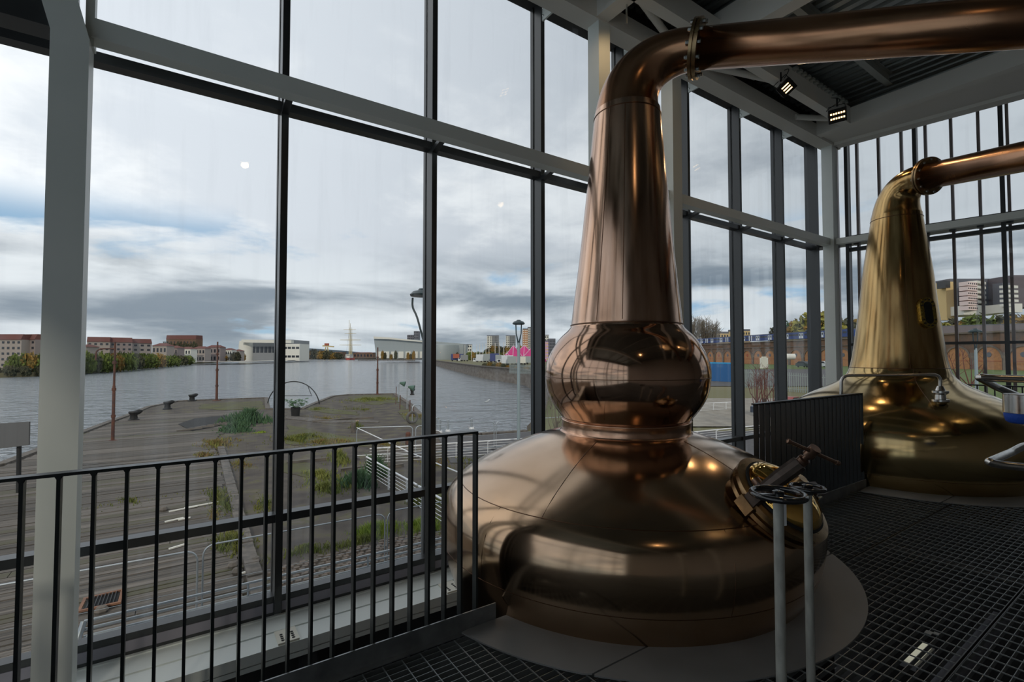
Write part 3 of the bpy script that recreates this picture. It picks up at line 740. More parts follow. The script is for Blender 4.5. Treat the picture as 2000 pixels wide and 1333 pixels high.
handwheel(1577, 953, 2.24, 62, .0185, 'slimmer grey valve post with the smaller black handwheel')
tg = at(1531, 1006, 2.05); MB().obox(tg, RT*.011, V((0, 0, 1))*.046, FH*.0006).build('paper_tag', PAPER, hw1)

# ------------------------------------------------------------------ stainless pipework by the golden still
def vp_top():
    p_ = hit_body(1837, 788, off2, tab2)[0]; return p_+V((0, 0, .17))
t = thing('steel_pipe', 'thin steel pipe arching over the front of the golden still', 'pipe', at(1643, 850, 5.9))
pl = rounded([at(1643, 800, 5.95), at(1643, 734, 5.95), at(1836, 732, (hit_body(1837, 788, off2, tab2)[0]-C0).dot(FH)), vp_top()], .09)
MB().tube(pl, .019, 14).build('tube', STAIN, t, True)
vp, _n = hit_body(1837, 788, off2, tab2)
vp = vp+V((0, 0, .10))
MB().lathe([(.05, -.13), (.085, -.10), (.085, -.075), (.055, -.07), (.05, -.02), (.08, 0), (.08, .025), (.05, .03), (.03, .08)], 24, vp+V((0, 0, .02))).build('valve_body', STAIN, t, True)
MB().tube([vp+RT*.05+V((0, 0, .03)), vp+RT*.07-V((0, 0, .10))], .008, 8).build('valve_lever', BOLT, t, True)
t = thing('steel_pipe', 'stout steel pipe entering at the right edge above the golden still', 'pipe', at(2000, 745, 4.3))
MB().tube(rounded([at(1990, 775, 4.75), at(1945, 756, 4.6), at(1911, 737, 4.3), at(1935, 739, 4.3), at(2090, 744, 4.1)], .05), .033, 20).build('tube', STAIN, t, True)
t = thing('steel_pipe', 'bent steel pipe elbow low before the golden still', 'pipe', at(1980, 900, 4.0))
MB().tube(rounded([at(2080, 862, 4.4), at(1998, 872, 4.3), at(1975, 884, 4.2), at(1930, 903, 3.9), at(1950, 908, 3.9), at(2080, 922, 3.75)], .045), .031, 20).build('tube', STAIN, t, True)
t = thing('sight_glass', 'steel sight drum wrapped below in blue cloth at the right edge', 'vessel', at(2000, 800, 4.2))
cg = at(2008, 790, 4.15)
MB().lathe([(0, .085), (.15, .085), (.155, .08), (.155, -.075), (.15, -.08), (0, -.08)], 40, cg).build('drum', STAIN, t, True)
MB().lathe([(.15, -.08), (.152, -.10), (.14, -.15), (.12, -.165), (.0, -.165)], 40, cg).build('cloth_wrap', BLUEC, t, True)
pts = [cg+V((-.10, -.10, -.15))+RT*(.02*i)-V((0, 0, 1))*(.08*math.sin(i/9*PI)+.01*i) for i in range(10)]
MB().tube(pts, .005, 6).build('chain', BOLT, t, True)

# ------------------------------------------------------------------ flood lights
def flood(c, aim, up_, label, rows, cols, r=.10, en=16):
    t = thing('flood_light', label, 'lamp', c); aim = aim.normalized(); u = (up_-aim*up_.dot(aim)).normalized(); s__ = aim.cross(u)
    MB().obox(c-aim*.03, s__*r, u*r*.85, aim*.03).build('housing', LAMPB, t)
    for i in range(rows):
        for j in range(cols):
            q = c+aim*.002+s__*((j-(cols-1)/2)*r*1.7/cols)+u*((i-(rows-1)/2)*r*1.2/rows)
            MB().obox(q, s__*r*.50/cols, u*r*.20/rows, aim*.003).build('led', LEDM, t)
    MB().tube([c-aim*.05-s__*r, c+u*.16-aim*.05-s__*r*.9, c+u*.16-aim*.05+s__*r*.9, c-aim*.05+s__*r], .007, 8).build('yoke', LAMPB, t, True)
    MB().tube([c+u*.15, c+u*.15+V((0, 0, .14))], .015, 8).build('clamp', LAMPB, t, True)
    pts = [c+s__*.1*math.cos(a)+V((0, 0, .12+.22*i/10))+s__*.06 for i, a in enumerate([k*.5 for k in range(11)])]
    MB().tube(pts, .006, 6).build('cable', LAMPB, t, True)
    ld = bpy.data.lights.new('flood', 'SPOT'); ld.energy = en; ld.color = (1, .68, .36); ld.spot_size = 1.9; ld.spot_blend = .6; ld.shadow_soft_size = .07
    lo = bpy.data.objects.new('flood_lamp', ld); COL.objects.link(lo); lo.location = c+aim*.03; lo.rotation_euler = (-aim).to_track_quat('Z', 'Y').to_euler(); lo.parent = t; lo.matrix_parent_inverse = Matrix.Translation(c).inverted()
    return t
camdir = lambda c: (V((2.2, .6, 0))-c)
c = at(1537, 172, 7.45); flood(c, V((-.55, -.55, -.62)), V((-.3, .5, .8)), 'black flood light with three lit strips beside the lyne arm', 3, 1, .115)
c = at(1636, 226, 8.1); flood(c, V((-.75, -.45, -.5)), V((-.2, 0, 1)), 'black flood light with glowing grid over the corner column', 2, 6, .13)
c = V((4.12, 3.62, 5.72)); flood(c, V((.5, .5, -.7)), V((0, 1, .2)), 'black flood light at the top edge above the near still', 3, 2, .12)
for i, c in enumerate((V((1.0, -1.6, 5.6)), V((4.9, -2.2, 5.6)), V((6.9, -.8, 5.6)), V((8.6, -1.8, 5.6)))):  # out of view; second and fourth turned upward and strengthened to lift the ceiling
    flood(c, (V((.15, .6, -.8)), V((.2, .5, .8)), V((.15, .6, -.8)), V((.3, .4, .8)))[i], V((0, 1, .3)), ['black flood light on the roof beams behind the near still', 'unseen black flood light aimed up to brighten the roof across the walkway', 'black flood light on the roof beam between the stills', 'unseen black flood light aimed up to brighten the roof opposite the golden still'][i], 3, 2, .12, (6, 80, 12, 80)[i])

# ================================================================== OUTDOORS
ZW = -6.5; ZP = -2.6
water = MB().add([RF(-2600, 20, ZW), RF(2600, 20, ZW), RF(2600, 5000, ZW), RF(-2600, 5000, ZW)], [(0, 1, 2, 3)]).build('water', WATER); water['kind'] = 'structure'

ORD = ['first', 'second', 'third', 'fourth', 'fifth', 'sixth', 'seventh', 'eighth', 'ninth', 'tenth', 'eleventh', 'twelfth', 'thirteenth', 'fourteenth', 'fifteenth', 'sixteenth', 'seventeenth', 'eighteenth', 'nineteenth', 'twentieth', 'twenty-first', 'twenty-second', 'twenty-third', 'twenty-fourth', 'twenty-fifth', 'twenty-sixth', 'twenty-seventh', 'twenty-eighth']
# ---- old wharf
gr = struct('ground', (5, 30, ZG))
edge_px = [(-60, 935), (0, 910), (60, 887), (150, 850), (215, 825), (252, 812), (290, 796), (345, 785), (380, 783), (520, 778), (523, 800), (590, 800), (612, 790), (650, 775), (680, 772), (770, 770), (800, 790), (822, 812), (840, 835), (855, 850), (940, 849), (1030, 843)]
edge = [onZ(x, y, ZG) for x, y in edge_px]
edge = [V((-30, 22, ZG))]+edge[1:]
poly = [(p.x, p.y) for p in edge]+[(60.0, 12.0), (60.0, 5.2), (-30.0, 5.2)]
# clean base: extruded polygon, quay wall included
gbase = MB().prism(poly, -8.0, ZG).build('wharf_base', WHARF, gr)
# capping stones along the edge
for a, b in zip(edge, edge[1:]):
    d = (b-a); l = d.length; n = max(1, int(l/2.4))
    for i in range(min(n, 24)):
        q0 = a+d*(i/n); q1 = a+d*((i+.985)/n)
        MB().bar(q0+V((0, 0, .02)), q1+V((0, 0, .02)), .55, .22).build('capping_stone', KERBS, gr)
# deck planks on the west half
planks = []
x1 = lambda y: 1.6+(y-16)*.02 if y < 40 else 1.6+(y-40)*.17
def left_edge(y):
    pts = [(p.y, p.x) for p in edge[:9]]
    for (y0, a), (y1, b) in zip(pts, pts[1:]):
        if y0 <= y <= y1: return sm(a, b, (y-y0)/(y1-y0+1e-6))
    return -30
y = 9.0; k = 0
while y < 66:
    wdt = .26 if y < 20 else .5 if y < 40 else 1.0
    le = max(left_edge(y+wdt)+.5, -14 if y < 22 else -30); re = x1(y)+random.uniform(-.15, .15)
    m_ = random.choice([PLANK, PLANK, PLANK2, PLANK, PLANK3, PLANK2]); dz_ = random.uniform(0, .035)
    cutx = random.uniform(le+.5, re-.5) if re-le > 2 else re
    if y < 22: segs = ((le, cutx-.01), (cutx+.01, re))
    else: segs = ((le, re),)
    for a, b in segs:
        if b-a > .3:
            MB().box(a, b, y+.015, y+wdt-.015, ZG+.002, ZG+.05+dz_).build('plank', m_, gr)
    y += wdt; k += 1
# broken hole in the deck
hole = [onZ(x, y, ZG+.10) for x, y in ((348, 829), (380, 818), (440, 812), (452, 822), (430, 832), (375, 842))]
MB().extr(hole, (0, 0, .012)).build('collapsed_patch', HOLE, gr)
for i in range(9):
    a = onZ(345+i*12, 842-i*2.2, ZG+.12); b = a+V((random.uniform(.8, 2.4), random.uniform(-.5, .5), random.uniform(0, .2)))
    MB().bar(a, b, .2, .08).build('broken_plank', PLANK2, gr)
# kerb dividing deck and yard
y = 11.0
while y < 40:
    MB().box(x1(y)+.05, x1(y)+.45, y, y+.95, ZG, ZG+.16+random.uniform(0, .04)).build('kerb_stone', KERBS, gr); y += 1.0
# cobbles near the building
mb = MB(); n300 = 0
for j in range(22):
    for i in range(58):
        X = 2.3+i*.235+(j % 2)*.11+random.uniform(-.015, .015); Y = 13.2-.02*i+j*.19
        if Y > 16.6+.02*i: continue
        s_ = .10+random.uniform(-.01, .008); h_ = random.uniform(.03, .07)
        bx_ = [(X-s_, Y-.08, ZG), (X+s_, Y-.08, ZG), (X+s_, Y+.08, ZG), (X-s_, Y+.08, ZG), (X-s_*.8, Y-.06, ZG+h_), (X+s_*.8, Y-.06, ZG+h_), (X+s_*.8, Y+.06, ZG+h_), (X-s_*.8, Y+.06, ZG+h_)]
        if X < 9 and Y > 13.6 and n300 < 280 and (i+j) % 1 == 0:
            n300 += 1; MB().hexa(bx_).build('cobble', COBB, gr)
        else: mb.hexa(bx_)
mb.build('cobbles', COBB, gr, kind='stuff')
# right-hand apron and quay walls
apr = [onZ(x, y, ZG+.02) for x, y in ((855, 853), (940, 851), (1030, 845), (1240, 835), (1240, 905), (1030, 905), (880, 905))]
MB().extr(apr, (0, 0, .03)).build('asphalt_apron', ASPH, gr)
# moss sheets
def patch(pxs, m, z=.03, name='moss_patch'):
    pts = [onZ(x, y, ZG) for x, y in pxs]; c = sum(pts, V())/len(pts); o_ = []
    n = len(pts)
    for i in range(n):
        a, b = pts[i], pts[(i+1) % n]
        for k_ in range(4):
            q = a+(b-a)*k_/4; q = c+(q-c)*random.uniform(.82, 1.06); o_.append(V((q.x, q.y, ZG+.004)))
    return MB().extr(o_, (0, 0, z)).build(name, m, gr)
patch([(385, 792), (440, 786), (520, 783), (520, 800), (440, 802), (385, 800)], MOSS)
patch([(675, 778), (700, 773), (768, 771), (790, 785), (740, 792), (690, 786)], MOSS)
patch([(600, 792), (650, 800), (700, 806), (700, 812), (640, 808), (598, 802)], MOSS)
patch([(552, 830), (600, 838), (660, 850), (720, 860), (730, 875), (640, 878), (555, 868)], MOSS)
patch([(780, 790), (800, 800), (838, 832), (838, 842), (800, 830), (778, 806)], MOSS)
patch([(545, 905), (610, 905), (640, 925), (600, 935), (548, 925)], MOSS)
patch([(800, 940), (870, 960), (870, 1010), (800, 985)], MOSS)
for pxs in ([(552, 812), (640, 822), (735, 822), (735, 826), (640, 828), (552, 818)],): patch(pxs, KERBS, .05, 'worn_slab')

# ---- plants on the wharf
def tuft(name, cx, cy, rx, ry, h, n, m, label, z=ZG, blade=.03, cat='plants'):
    mb = MB()
    for _ in range(n):
        a = random.uniform(0, 2*PI); rr = min(1.9, abs(random.gauss(0, .62))); X = cx+rx*rr*math.cos(a); Y = cy+ry*rr*math.sin(a); X += .25*rx*math.sin(X*3.1+Y*1.7); Y += .25*ry*math.sin(X*2.3)
        hh = h*random.uniform(.25, 1.0)*max(.2, 1-.5*rr); lean = V((random.uniform(-.5, .5), random.uniform(-.5, .5), 0))*hh
        b = random.uniform(.5, 1.2)*blade*.75; th = random.uniform(0, PI); d = V((math.cos(th), math.sin(th), 0))*b
        p = V((X, Y, z)); mid = p+lean*.35+V((0, 0, hh*.6)); top = p+lean+V((0, 0, hh))
        mb.add([p-d, p+d, mid+d*.9, mid-d*.9, top], [(0, 1, 2, 3), (3, 2, 4)])
    o = mb.build(name, m); tag(o, label, cat, kind='stuff'); return o
def tpx(name, px, py, wpx, dep, h, n, m, label, blade=.03):
    p = onZ(px, py, ZG); fd = (p-C0).dot(FH); return tuft(name, p.x, p.y, wpx/2*fd/F, dep, h, n, m, label, blade=blade)
tpx('shrub_clump', 480, 826, 66, 2.2, 1.7, 1500, SHRG, 'big blue-green shrub growing at the inner corner of the wharf', .09)
tpx('shrub_clump', 458, 843, 44, 1.4, 1.0, 700, SHRG, 'lower green shrub spreading just before the big blue-green one', .07)
tpx('weeds', 425, 868, 60, 2.4, .55, 900, WEEDR, 'reddish and green weeds along the deck edge behind the railing', .05)
tpx('weeds', 402, 893, 40, 1.2, .4, 500, WEEDR, 'rust-coloured low weeds at the end of the stone kerb', .05)
tpx('weeds', 432, 980, 46, 2.6, .5, 900, WEEDY, 'yellow-green weeds along the stone kerb beside the deck', .035)
tpx('weeds', 450, 1062, 60, 1.6, .45, 800, WEEDY, 'weeds sprouting over the kerb near the cobbles', .03)
tpx('weeds', 508, 846, 26, .5, .2, 250, GRASSL, 'small bright yellow-green patch beside the window post', .05)
tpx('grass', 728, 782, 90, 2.6, .55, 1300, GRASSM, 'green grass topping the end of the jetty', .06)
tpx('weeds', 585, 858, 90, 2.0, .5, 1000, WEEDY, 'mixed weeds in the middle of the yard beyond the railing', .05)
tpx('weeds', 640, 866, 90, 1.8, .4, 800, WEEDR, 'brown and green weeds across the yard by the grey slab', .05)
tpx('grass', 632, 935, 70, 1.5, .5, 900, GRASSM, 'green weeds on the gravel near the middle of the yard', .04)
tpx('grass', 660, 900, 34, 1.6, .9, 700, GRASSM, 'taller bright weeds beside the pale slab in the yard', .04)
tpx('grass', 650, 958, 66, 1.0, .55, 700, GRASSM, 'green weeds before the taller clump at the kerb line', .04)
tpx('shrub_clump', 700, 945, 70, 1.1, .9, 1200, SHRG, 'dark green bushes at the foot of the white ramp rails', .05)
tpx('shrub_clump', 738, 928, 40, .9, 1.3, 900, SHRG, 'tall dark bush in front of the white ramp rails', .05)
tpx('grass', 600, 1078, 150, .45, .28, 1100, GRASSM, 'strip of short grass between gravel and cobbles', .02)
tpx('grass', 740, 1042, 90, .7, .5, 1600, GRASSL, 'vivid tall grass beyond the fence at the cobbles', .018)
tpx('grass', 830, 1030, 90, .8, .5, 1600, GRASSL, 'bright grass by the building close to the near still', .018)
tpx('grass', 690, 1062, 120, .4, .3, 900, GRASSM, 'ragged green grass fringe in front of the vivid grass', .018)
tpx('weeds', 840, 985, 60, 1.0, .4, 700, WEEDY, 'weeds and rubble under the white ramp', .03)
tpx('weeds', 815, 815, 26, 3.5, .5, 700, WEEDR, 'brown weeds along the right edge of the jetty', .06)
tpx('weeds', 695, 836, 26, .8, .8, 300, WEEDY, 'upright pale weed beside the low post in the yard', .05)
tpx('weeds', 620, 800, 40, 2.0, .25, 400, WEEDY, 'moss and weeds by the planter at the slipway', .05)
tpx('weeds', 960, 905, 120, 2.0, .5, 900, WEEDY, 'scrubby plants between the ramp rails and the near still', .05)
for i, (px, py, w_, d_, m_, lab) in enumerate(((470, 910, 50, 2.0, WEEDR, 'sparse russet weeds in the gravel just right of the kerb'), (520, 990, 40, 1.5, WEEDY, 'sparse weeds beside the window post base'), (760, 870, 60, 2.0, WEEDR, 'dry brown weeds under the ramp head panel'), (700, 800, 70, 4.0, WEEDY, 'patchy moss weeds midway up the jetty'), (640, 818, 60, 3.0, WEEDR, 'brown tufts along the jetty slab'), (250, 985, 160, 1.0, WEEDY, 'thin weeds between the deck planks'), (420, 1010, 26, 2.0, WEEDR, 'russet weeds hugging the deck side of the kerb'), (850, 905, 60, 1.5, WEEDR, 'brown brambles behind the slanting ramp rail'))):
    tpx('weeds', px, py, w_, d_, .28, 420, m_, lab, .03)
# planter with shrub at the slip
t = thing('planter', 'dark tub with a straggly plant at the edge of the slipway', 'planter', onZ(577, 812, ZG))
q = onZ(577, 813, ZG); MB().lathe([(0, 0), (.42, 0), (.5, .95), (.44, .95), (.42, .8), (0, .8)], 20, q).build('tub', BLKI, t, True)
mb = MB()
for i in range(26):
    a = random.uniform(0, 2*PI); tip = q+V((math.cos(a)*random.uniform(.3, 1.1), math.sin(a)*random.uniform(.3, 1.1), random.uniform(1.1, 1.9)))
    mb.bar(q+V((0, 0, .8)), tip, .02, .02)
    for _ in range(5):
        c = tip+V((random.uniform(-.2, .2), random.uniform(-.2, .2), random.uniform(-.15, .1))); mb.obox(c, V((.09, .02, 0)), V((0, .07, .02)), V((0, 0, .006)))
mb.build('foliage', SHRG, t)

# ---- rusty poles, bollards, things on the quay
def pole(px, yb, yt, wpx, label, arm=None):
    b = onZ(px, yb, ZG); fd = (b-C0).dot(FH); top = at(px, yt, fd); h = top.z-ZG; r = wpx/2*fd/F
    t = thing('rusty_pole', label, 'pole', b)
    MB().tube([b, b+V((0, 0, h*.55)), b+V((0, 0, h*.56)), b+V((0, 0, h))], [r*1.25, r*1.1, r*.85, r*.7], 12).build('shaft', RUSTP, t, True)
    MB().lathe([(0, 0), (r*4, 0), (r*4, .06), (r*1.4, .10), (0, .1)], 12, b).build('base_plate', RUSTP, t)
    if arm:
        z = b.z+h*.93; q = V((b.x, b.y, z)); e_ = at(arm, yt+8, fd)
        MB().tube(rounded([q, V((e_.x, e_.y, z)), V((e_.x, e_.y, z-.9))], .6), r*.6, 8).build('arm', RUSTP, t, True)
    for k_ in range(3): MB().lathe([(0, -.12), (r*1.6, -.1), (r*1.6, .1), (0, .12)], 10, b+V((0, 0, h*(.25+.27*k_)))).build('collar', RUSTP, t, True)
    return t
pole(220, 862, 668, 4.6, 'tall rusty pole with hooked arm on the plank wharf', 188)
pole(423, 783, 668, 3.6, 'thin rusty pole standing at the far corner of the plank wharf')
pole(737, 771, 679, 3.2, 'plain rusty pole on the grassy end of the jetty')
def bollard(px, py, lab, s__=1.0):
    b = onZ(px, py, ZG); t = thing('bollard', lab, 'bollard', b)
    MB().lathe([(0, 0), (.42*s__, 0), (.42*s__, .12), (.30*s__, .2), (.26*s__, .55), (.34*s__, .72), (.40*s__, .82), (.36*s__, .95), (0, 1.0)], 18, b).build('stem', BLKI, t, True)
    MB().tube([b+V((.1, 0, .75)), b+V((.42*s__, .1, .90)), b+V((.6*s__, .1, .95))], [.24*s__, .2*s__, .08*s__], 12).build('horn', BLKI, t, True)
bollard(261, 822, 'black iron bollard nearest the hooked rusty pole', 1.15)
bollard(327, 800, 'black iron bollard midway along the quay edge', 1.15)
bollard(375, 784, 'black iron bollard at the bend of the quay edge, farthest', 1.2)
bollard(805, 772, 'dark bollard by the end of the jetty beneath the green lamps', .9)
# board seen at the left edge and its post
t = thing('sign_board', 'large grey board on a dark post at the left edge', 'sign', onZ(38, 905, ZG))
a, b = at(-40, 830, 24), at(57, 824, 22.5); c_, d_ = at(56, 870, 22.5), at(-40, 882, 24)
MB().extr([a, b, c_, d_], FH*.06).build('board', SIGNM, t)
MB().tube([at(38, 826, 23.2), (lambda q: V((q.x, q.y, ZG)))(at(38, 900, 23.2))], .09, 10).build('post', BLKI, t, True)
# hoop at the slipway
hc = at(573, 797, 66); rad = 51*66/F
t = thing('slip_hoop', 'thin dark arched hoop rising over the slipway', 'hoop', hc)
pts = [hc+RT*(rad*math.cos(a))+V((0, 0, 1))*(rad*math.sin(a)) for a in [PI*i/28 for i in range(29)]]
MB().tube(pts, .07, 8).build('arch', BLKI, t, True)
MB().tube([pts[7]-V((0, 0, .9)), pts[21]-V((0, 0, .9))], .04, 6).build('crossbar', BLKI, t, True)
MB().tube([pts[9], pts[9]-V((-.5, 0, 1.3))], .04, 6).build('strut', BLKI, t, True)
MB().tube([pts[19], pts[19]-V((.5, 0, 1.3))], .04, 6).build('strut', BLKI, t, True)
# green hooded lamps at the jetty corner
for px, yb, yt, lab in ((779, 786, 750, 'green hooded lamp farther out on the jetty corner'), (795, 800, 758, 'green hooded lamp nearer on the jetty corner')):
    b = onZ(px, yb, ZG); fd = (b-C0).dot(FH); tp = at(px, yt, fd); t = thing('hooded_lamp', lab, 'lamp', b)
    MB().tube([b, tp], .06, 8).build('post', GALVO, t, True)
    MB().tube([tp, tp+RT*.7], .04, 8).build('arm', GALVO, t, True)
    MB().lathe([(0, 0), (.12, .05), (.40, .8), (0, .7)], 14, tp+RT*.1+V((0, 0, .15)), (RT*.97-V((0, 0, .25)))).build('hood', FUNG, t, True)
for i, (px, yb, yt) in enumerate(((773, 790, 756), (781, 800, 772), (800, 815, 782), (806, 822, 795))):
    b = onZ(px, yb, ZG); fd = (b-C0).dot(FH)
    tag(MB().tube([b, at(px+1, yt, fd)], .05, 8).build('mooring_rod', RUSTP, None, True), ORD[i]+' rusty rod along the jetty edge, counted from its far corner', 'rod', 'rusty rods on the jetty edge')
q = onZ(805, 828, ZG)
t = thing('life_ring', 'pale coiled hose and ring at the jetty edge', 'ring', q)
MB().tube([q+V((.5*math.cos(a), 0, .6+.5*math.sin(a))) for a in [2*PI*i/20 for i in range(21)]], .14, 8, False).build('ring', SIGNM, t, True)
MB().tube(rounded([q, q+V((0, 0, 1.8)), q+V((.9, 0, 1.8)), q+V((.9, 0, 1.2))], .4), .05, 8).build('stand', GALVO, t, True)
# low stump and sleepers
for px, py, lab in ((690, 845, 'stubby concrete post in the middle of the yard'), (797, 868, 'short rusty stake behind the white ramp rails')):
    q = onZ(px, py, ZG); tag(MB().lathe([(0, 0), (.22, 0), (.2, .8), (.12, .9), (0, .9)], 8, q).build('stump', KERBS if px < 700 else RUSTP), lab, 'post')
for px, py, l_ in ((560, 907, 3.2), (700, 922, 2.6), (610, 825, 6), (665, 921, 3)):
    q = onZ(px, py, ZG); tag(MB().bar(q+V((0, 0, .08)), q+V((l_, -.25*l_*.2, .08)), .25, .16).build('timber', PLANK2), {560: 'pale timber lying behind the window post in the yard', 700: 'timber beam at the foot of the dark bushes', 610: 'long low timber edge beside the jetty slab', 665: 'timber lying among the green weeds'}[px], 'timber')
for px, py, l_ in ((330, 1000, 1.0), (360, 993, 1.5), (322, 1020, .6), (348, 1016, .4), (465, 1122, .5), (330, 1073, .5)):
    q = onZ(px, py, ZG+.1); o_ = MB().bar(q, q+V((l_, random.uniform(-.05, .2), .02)), .09, .04).build('white_scrap', WHITEB); tag(o_, {330: 'short pale board scrap on the deck under the railing', 360: 'longest pale board scrap on the plank deck', 322: 'pale splinter just before the long pale scrap', 348: 'smallest pale splinter on the plank deck', 465: 'pale scrap by the kerb near the cobbles'}.get(px if py != 1073 else 0, 'pale scrap on the deck near the mesh fence'), 'debris', 'pale scraps on the deck')
for px, py in ((455, 1108), (463, 1120), (500, 1098), (198, 1197), (320, 998)):
    q = onZ(px, py, ZG+.08); tag(MB().lathe([(0, -.05), (.12, -.02), (.16, .06), (.10, .15), (0, .18)], 7, q).build('loose_stone', KERBS), {455: 'pale stone on the deck side of the kerb end', 463: 'pale stone at the kerb end by the cobbles', 500: 'grey boulder on the cobble edge beside the window post', 198: 'brown stone below the framed drain', 320: 'dark stone beside the pale scraps'}[px], 'stone', 'loose stones by the kerb')
# drain with rusty frame in the deck
t = thing('deck_drain', 'rusty orange framed drain opening set in the plank deck', 'drain', onZ(200, 1172, ZG))
cn = [onZ(x, y, ZG+.12) for x, y in ((150, 1199), (163, 1172), (243, 1153), (236, 1180))]
ctr = sum(cn, V())/4
for i in range(4):
    a, b = cn[i], cn[(i+1) % 4]; a2 = a+(ctr-a)*.16; b2 = b+(ctr-b)*.16
    MB().extr([a, b, b2, a2], (0, 0, .05)).build('frame_side', RUSTF, t)
inn = [q_+(ctr-q_)*.2 for q_ in cn]
MB().extr(inn, (0, 0, .01)).build('pit', HOLE, t)
for k_ in range(1, 9):
    a = inn[0]+(inn[3]-inn[0])*k_/9; b = inn[1]+(inn[2]-inn[1])*k_/9; MB().bar(a+V((0, 0, .04)), b+V((0, 0, .04)), .02, .03).build('grate_bar', BLKI, t)

# ---- temporary mesh fence panels
fk = 0
def heras(a, b, label, top=-3.0, meshy=True, r=.021):
    t = thing('fence_panel', label, 'fence', (a.x, a.y, ZG)); d = (b-a).normalized()
    A0 = V((a.x, a.y, ZG)); A1 = V((a.x, a.y, top)); B0 = V((b.x, b.y, ZG)); B1 = V((b.x, b.y, top))
    MB().tube(rounded([A0, A1, B1, B0], .28), r, 10).build('frame', GALVO, t, True)
    MB().tube([A0+V((0, 0, .25)), B0+V((0, 0, .25))], r*.8, 8).build('lower_rail', GALVO, t, True)
    MB().tube([A0+V((0, 0, 1.1)), B0+V((0, 0, 1.1))], r*.25, 6).build('mid_wire', GALVO, t)
    for q in (A0, B0): MB().box(q.x-.1, q.x+.1, q.y-.3, q.y+.3, ZG, ZG+.14).build('foot_block', ASPH, t)
    return t
heras(onZ(-120, 1165, -3), onZ(386, 1075, -3), 'mesh fence panel in front of the drain, nearest the west')
heras(onZ(397, 1067, -3), onZ(752, 1003, -3), 'mesh fence panel across the kerb and cobbles')
heras(onZ(757, 1000, -3), onZ(905, 973, -3), 'mesh fence panel before the vivid grass')
def hpx(x0, y0, x1_, y1_, z): return onZ(x0, y0, z), onZ(x1_, y1_, z)
a, b = hpx(697, 836, 806, 833, -3); heras(a, b, 'mesh fence panel at the head of the ramp', -3, r=.03)
a, b = hpx(812, 833, 965, 824, -3); heras(a, b, 'mesh fence panel on the apron at the water', -3, r=.03)
a, b = hpx(969, 824, 1049, 818, -3); heras(a, b, 'mesh fence panel behind the tall grey lamp post', -3, r=.03)
a, b = hpx(1052, 818, 1140, 812, -3); heras(a, b, 'mesh fence panel half hidden by the boil ball', -3, r=.03)
# bollard rail posts on the apron edge
t = thing('quay_rail', 'grey quay handrail with stout posts at the water edge', 'railing', onZ(870, 845, ZG))
prs = [(852, 844, 816), (859, 845, 820), (875, 843, 821), (921, 838, 819)]
tops = []
for px, yb, yt in prs:
    b = onZ(px, yb, ZG); fd = (b-C0).dot(FH); tp = at(px, yt, fd); tops.append(tp)
    MB().tube([b, tp], .10, 10).build('post', GALVO, t, True); MB().lathe([(0, 0), (.25, 0), (.2, .15), (0, .15)], 10, b).build('post_foot', WTUBE, t, True)
for dzz in (.1, .75): MB().tube([tops[1]-V((0, 0, dzz)), tops[2]-V((0, 0, dzz)), tops[3]-V((0, 0, dzz))], .035, 8).build('rail', GALVO, t, True)

# ---- white ramp rails
def ramp_rail(a, b, label, n=6, h=1.02, posts=3, r=.045):
    t = thing('ramp_rail', label, 'railing', (a.x, a.y, ZG)); d = b-a
    MB().tube([a, b], r, 10).build('handrail', WTUBE, t, True)
    for i in range(1, n+1): MB().tube([a-V((0, 0, h*i/n)), b-V((0, 0, h*i/n))], r*.33, 6).build('wire_rail', WTUBE, t, True)
    for k_ in range(posts):
        q = a+d*((k_+.5)/posts); MB().bar(V((q.x, q.y, ZG)), q-V((0, 0, .06)), .09, .02, d.normalized()).build('post', WTUBE, t)
        MB().bar(q-V((0, 0, .08)), q+V((.12, -.1, -.02)), .06, .02).build('post_arm', WTUBE, t)
    return t
ZR = -4.0
a, b = hpx(722, 877, 1040, 856, ZR); ramp_rail(a, b, 'long white ramp rail running behind the railing to the lamp post', posts=5)
a, b = hpx(716, 893, 815, 948, ZR); ramp_rail(a, b, 'white ramp rail slanting down through the bushes', posts=3)
a, b = hpx(818, 950, 892, 992, ZR); ramp_rail(a, b, 'white ramp rail slanting down beside the near still', posts=2)
a, b = onZ(697, 836, -3), at(905, 927, 20)
tag(MB().tube([a, at(800, 884, 24), b], .03, 8).build('barrier_tube', WTUBE, None, True), 'single white tube slanting above the ramp rails', 'rail')
a, b = hpx(1338, 846, 1490, 831, ZR); ramp_rail(a, b, 'white ramp rail seen low right of the boil ball', posts=4)
a, b = hpx(1330, 790, 1430, 786, -3.6); ramp_rail(a, b, 'pale rail beyond the asphalt right of the boil ball', posts=4, h=.9)
# ---- guard rail of the lower canopy just outside
t = thing('canopy_guard', 'galvanised three-bar guard rail over a white tube outside the sill', 'railing', (0, 8.5, -2.5))
ca = MB().box(-6, 9, 5.3, 8.8, -2.9, -2.55).build('canopy_slab', GREYB, t)
X0, X1 = onY(164, 1218, 8.5).x, 6.5
zt = [onY(600, y_, 8.5).z for y_ in (1113, 1125.5, 1137)]
for z in zt: MB().tube([(X0, 8.5, z), (X1, 8.5, z)], .020, 8).build('rail', GALVO, t, True)
MB().tube([(X0, 8.5, zt[0]), (X0-.05, 8.4, zt[0]-.2), (X0-.1, 8.2, -2.55)], .035, 10).build('end_post', GALVO, t, True)
MB().tube([(X0-.35, 8.5, zt[1]), (X0-.4, 8.4, zt[1]-.2), (X0-.45, 8.2, -2.55)], .03, 10).build('end_post', GALVO, t, True)
zw = onY(600, 1147, 8.5).z
MB().tube([(-6, 8.45, zw), (X1, 8.45, zw)], .036, 12).build('white_tube', WTUBE, t, True)
